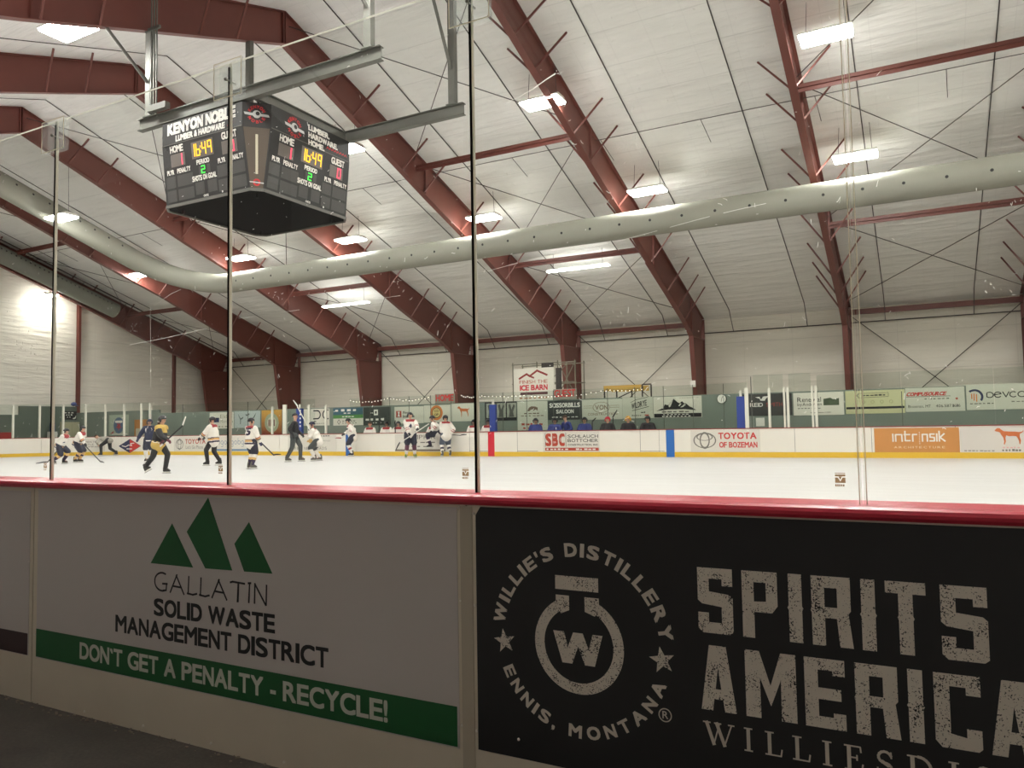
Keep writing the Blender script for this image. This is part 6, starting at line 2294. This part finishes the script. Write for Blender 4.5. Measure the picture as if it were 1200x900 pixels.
person(-3.53, 15.97, 88, 'skater in white jersey numbered 15 seen from behind', hip=1.01, lean=.03, feet=((.02, .1), (-.02, -.1)), hands_w=((-3.42, 16.18, .92), (-3.28, 16.14, .88)), head=(-.5, 0), footyaw=(-.5, -.5),
       jersey=WHITE_J, decor=decal('15', None, back=True, z=.16, size=.28, m=M_STN), pmat=M_PN, sock=(M_SO_W, M_SO_T, M_SO_D), helmet=M_HB, boot=M_SKT, glove=M_GLN, scale=.92)
stick([(-3.44, 16.2, .96), (-2.72, 16.2, .44), (-2.45, 16.25, .46)], 'black stick held low to the right by the skater numbered 15')
person(-5.96, 20.48, 28, 'coach in black jacket and dark trousers with a cap, on skates', hip=1.0, lean=.06, feet=((.2, .12), (-.24, -.1)), hands=((.22, .22, 1.02), (.02, -.26, 1.0)), head=(-.1, 0),
       jersey=dict(main=M_JB, slim=True), pants='long', pmat=M_PG, boot=M_SKT, glove=M_GLB, cap=M_JB, scale=1.06)
stick([(-5.5, 20.98, 1.1), (-6.1, 20.80, 2.2), (-6.3, 20.75, 2.46)], 'pale stick raised behind the coach in black', shaft=M_HOLD, tape=M_HOLD)
person(-5.4, 21.2, 215, 'player in white jersey stooping behind the coach in black', hip=.88, lean=.4, feet=((.1, .16), (-.1, -.14)), hands_w=((-5.62, 20.98, 1.2), (-5.52, 20.98, 1.08)),
       jersey=WHITE_P, pmat=M_PG, sock=(M_SO_W, M_SO_W, M_SO_W), helmet=M_HN, boot=M_SKT, glove=M_GLN, scale=.95)
person(-7.1, 25.4, 225, 'player in white jersey leaning back on the boards at the blue line', hip=.95, lean=.28, feet=((.06, .15), (.02, -.12)), hands_w=((-7.12, 25.14, 1.24), (-7.38, 25.13, 1.03)), head=(.2, .2),
       jersey=WHITE_P, pmat=M_PN, sock=(M_SO_W, M_STR, M_SO_W), helmet=M_HB, boot=M_SK, glove=M_GLB)
stick([(-6.85, 25.2, 1.45), (-7.6, 25.2, .82), (-7.95, 25.15, .84)], 'white stick held across the body by the player at the blue line', shaft=M_HOLD, tape=M_STR)
person(-2.96, 24.18, E45, 'tall player in white jersey with dark red shoulders and green skates facing the camera', hip=1.0, lean=.03, feet=((0, .17), (.02, -.17)), hands_w=((-2.34, 23.88, 1.14), (-2.76, 23.86, .92)), footyaw=(.35, -.35),
       jersey=WHITE_P, decor=decal(None, CREST, z=.12, size=.2, m=M_STN, name='crest'), pmat=M_PN, sock=(M_SO_P, M_SO_P, M_SO_W), helmet=M_HB, boot=M_SKG, glove=M_GLB, scale=1.05)
stick([(-1.78, 23.85, 1.42), (-3.2, 23.8, .66), (-3.42, 23.75, .30)], 'long pale stick slanting in front of the player in green skates', shaft=M_HOLD)
person(-2.62, 25.72, 205, 'player in white jersey climbing over the boards with one leg raised', hip=1.02, lean=.40, side=-.25, feet=((.30, .12), (-.28, .30)), footz=(.36, .5), hands=((.2, .3, 1.12), (.1, -.3, 1.16)), head=(0, .1),
       jersey=WHITE_P, pmat=M_PN, sock=(M_SO_D, M_SO_W, M_SO_D), helmet=M_HB, boot=M_SK, glove=M_GLB, kneepole=((1, .2, .4), (-.2, .3, 1)))
person(-1.92, 25.35, 140, 'player in white jersey and slate trousers standing at the bench gate, back turned', hip=.96, lean=.16, feet=((.02, .17), (-.02, -.17)), hands_w=((-2.1, 25.5, .97), (-1.8, 25.5, .95)), head=(.3, 0),
       jersey=WHITE_P, pmat=M_PSL, sock=(M_SO_W, M_STN, M_SO_W), helmet=M_HB, boot=M_SKT, glove=M_GLB)
stick([(-2.25, 25.56, .97), (-1.3, 25.56, .90), (-1.0, 25.56, .92)], 'dark stick held level along the boards by the bench gate')
# bench sitters
def sitter(x, label, jersey, helmet, head=(0, 0), z=0.0, lean=.12, cap=None, hair=None, cage=True, y=27.15):
    person(x, y, -75, label, hip=.70, lean=lean, feet=((.42, .14), (.42, -.14)), hands=((.34, .2, .74), (.34, -.2, .74)), head=head, jersey=jersey, pmat=M_PN, sock=(M_SO_D, M_SO_D, M_SO_D),
           helmet=helmet, cage=cage and helmet is not None, boot=M_SK, glove=M_GLB, ground=.12 + z, cap=cap, hair=hair, scale=.96)
sitter(-7.45, 'home player in white jersey seated at the left end of the home bench, bare head', WHITE_P, None, hair=M_HAIR)
sitter(-6.45, 'home player in white jersey seated on the bench under the slate banner', WHITE_P, M_HB)
sitter(-5.75, 'home player in white jersey seated on the bench under the bank banner', WHITE_P, M_HB, lean=.16)
sitter(-5.05, 'home player in white jersey seated right behind the green-skated player', WHITE_P, M_HB, lean=.2)
sitter(-3.75, 'home player in white jersey seated behind the player climbing over', WHITE_P, M_HB, lean=.25)
sitter(-1.6, 'home player in white jersey and dark cage seated under the dog banner', WHITE_P, M_HB, lean=.05)
sitter(-.85, 'home player in white jersey seated beside the blue padded post', WHITE_P, M_HB, lean=.12)
BLUE_J = dict(main=M_JBL, mats=(M_JW,), rule=rule_navy)
sitter(1.5, 'visiting player in navy jersey seated under the tall white banner', BLUE_J, M_HB, lean=.05)
sitter(2.42, 'visiting player in navy jersey seated beside the standing coach in blue', BLUE_J, M_HB)
sitter(3.78, 'visiting player in blue jersey seated under the oval-name banner, left of the red helmet', BLUE_J, M_HB)
BLK_J = dict(main=M_JB)
sitter(4.8, 'visiting player in black with a red helmet', BLK_J, M_HR, head=(-.3, 0), cage=False)
sitter(5.68, 'visiting player in black with a yellow helmet', BLK_J, M_HY, cage=False)
sitter(6.5, 'visiting player in black with a dark helmet, rightmost on the bench', BLK_J, M_HB, head=(-.4, .15), cage=False)
person(2.95, 27.3, -110, 'coach in blue jacket and cap standing over the visitors bench', hip=.88, lean=.25, feet=((0, .12), (0, -.12)), hands=((.3, .18, .95), (.32, -.12, 1.0)), head=(0, .2), ground=.12,
       jersey=dict(main=M_JBL, slim=True), pants='long', pmat=M_PB, boot=M_SK, bare=True, cap=M_HAIR, scale=.93)
for (b, h, t, lb) in (((-2.19, 26.12, .13), (-2.22, 26.12, 1.38), (-2.42, 26.12, 1.56), 'dark stick standing upright at the home bench under the dog banner'),
                      ((-6.15, 26.12, .13), (-6.12, 26.12, 1.4), (-5.98, 26.12, 1.66), 'stick with pale blade standing at the home bench under the bank banner'),
                      ((-5.2, 26.12, .13), (-5.2, 26.12, 1.45), (-5.16, 26.12, 1.62), 'dark stick standing at the home bench beside the green-skated player'),
                      ((4.52, 26.12, .13), (4.54, 26.12, 1.36), (4.72, 26.12, 1.53), 'stick standing in front of the red helmet on the visitors bench'),
                      ((5.4, 26.12, .13), (5.42, 26.12, 1.52), (5.62, 26.12, 1.82), 'stick standing in front of the yellow helmet on the visitors bench')):
    stick([b, h, t], lb)
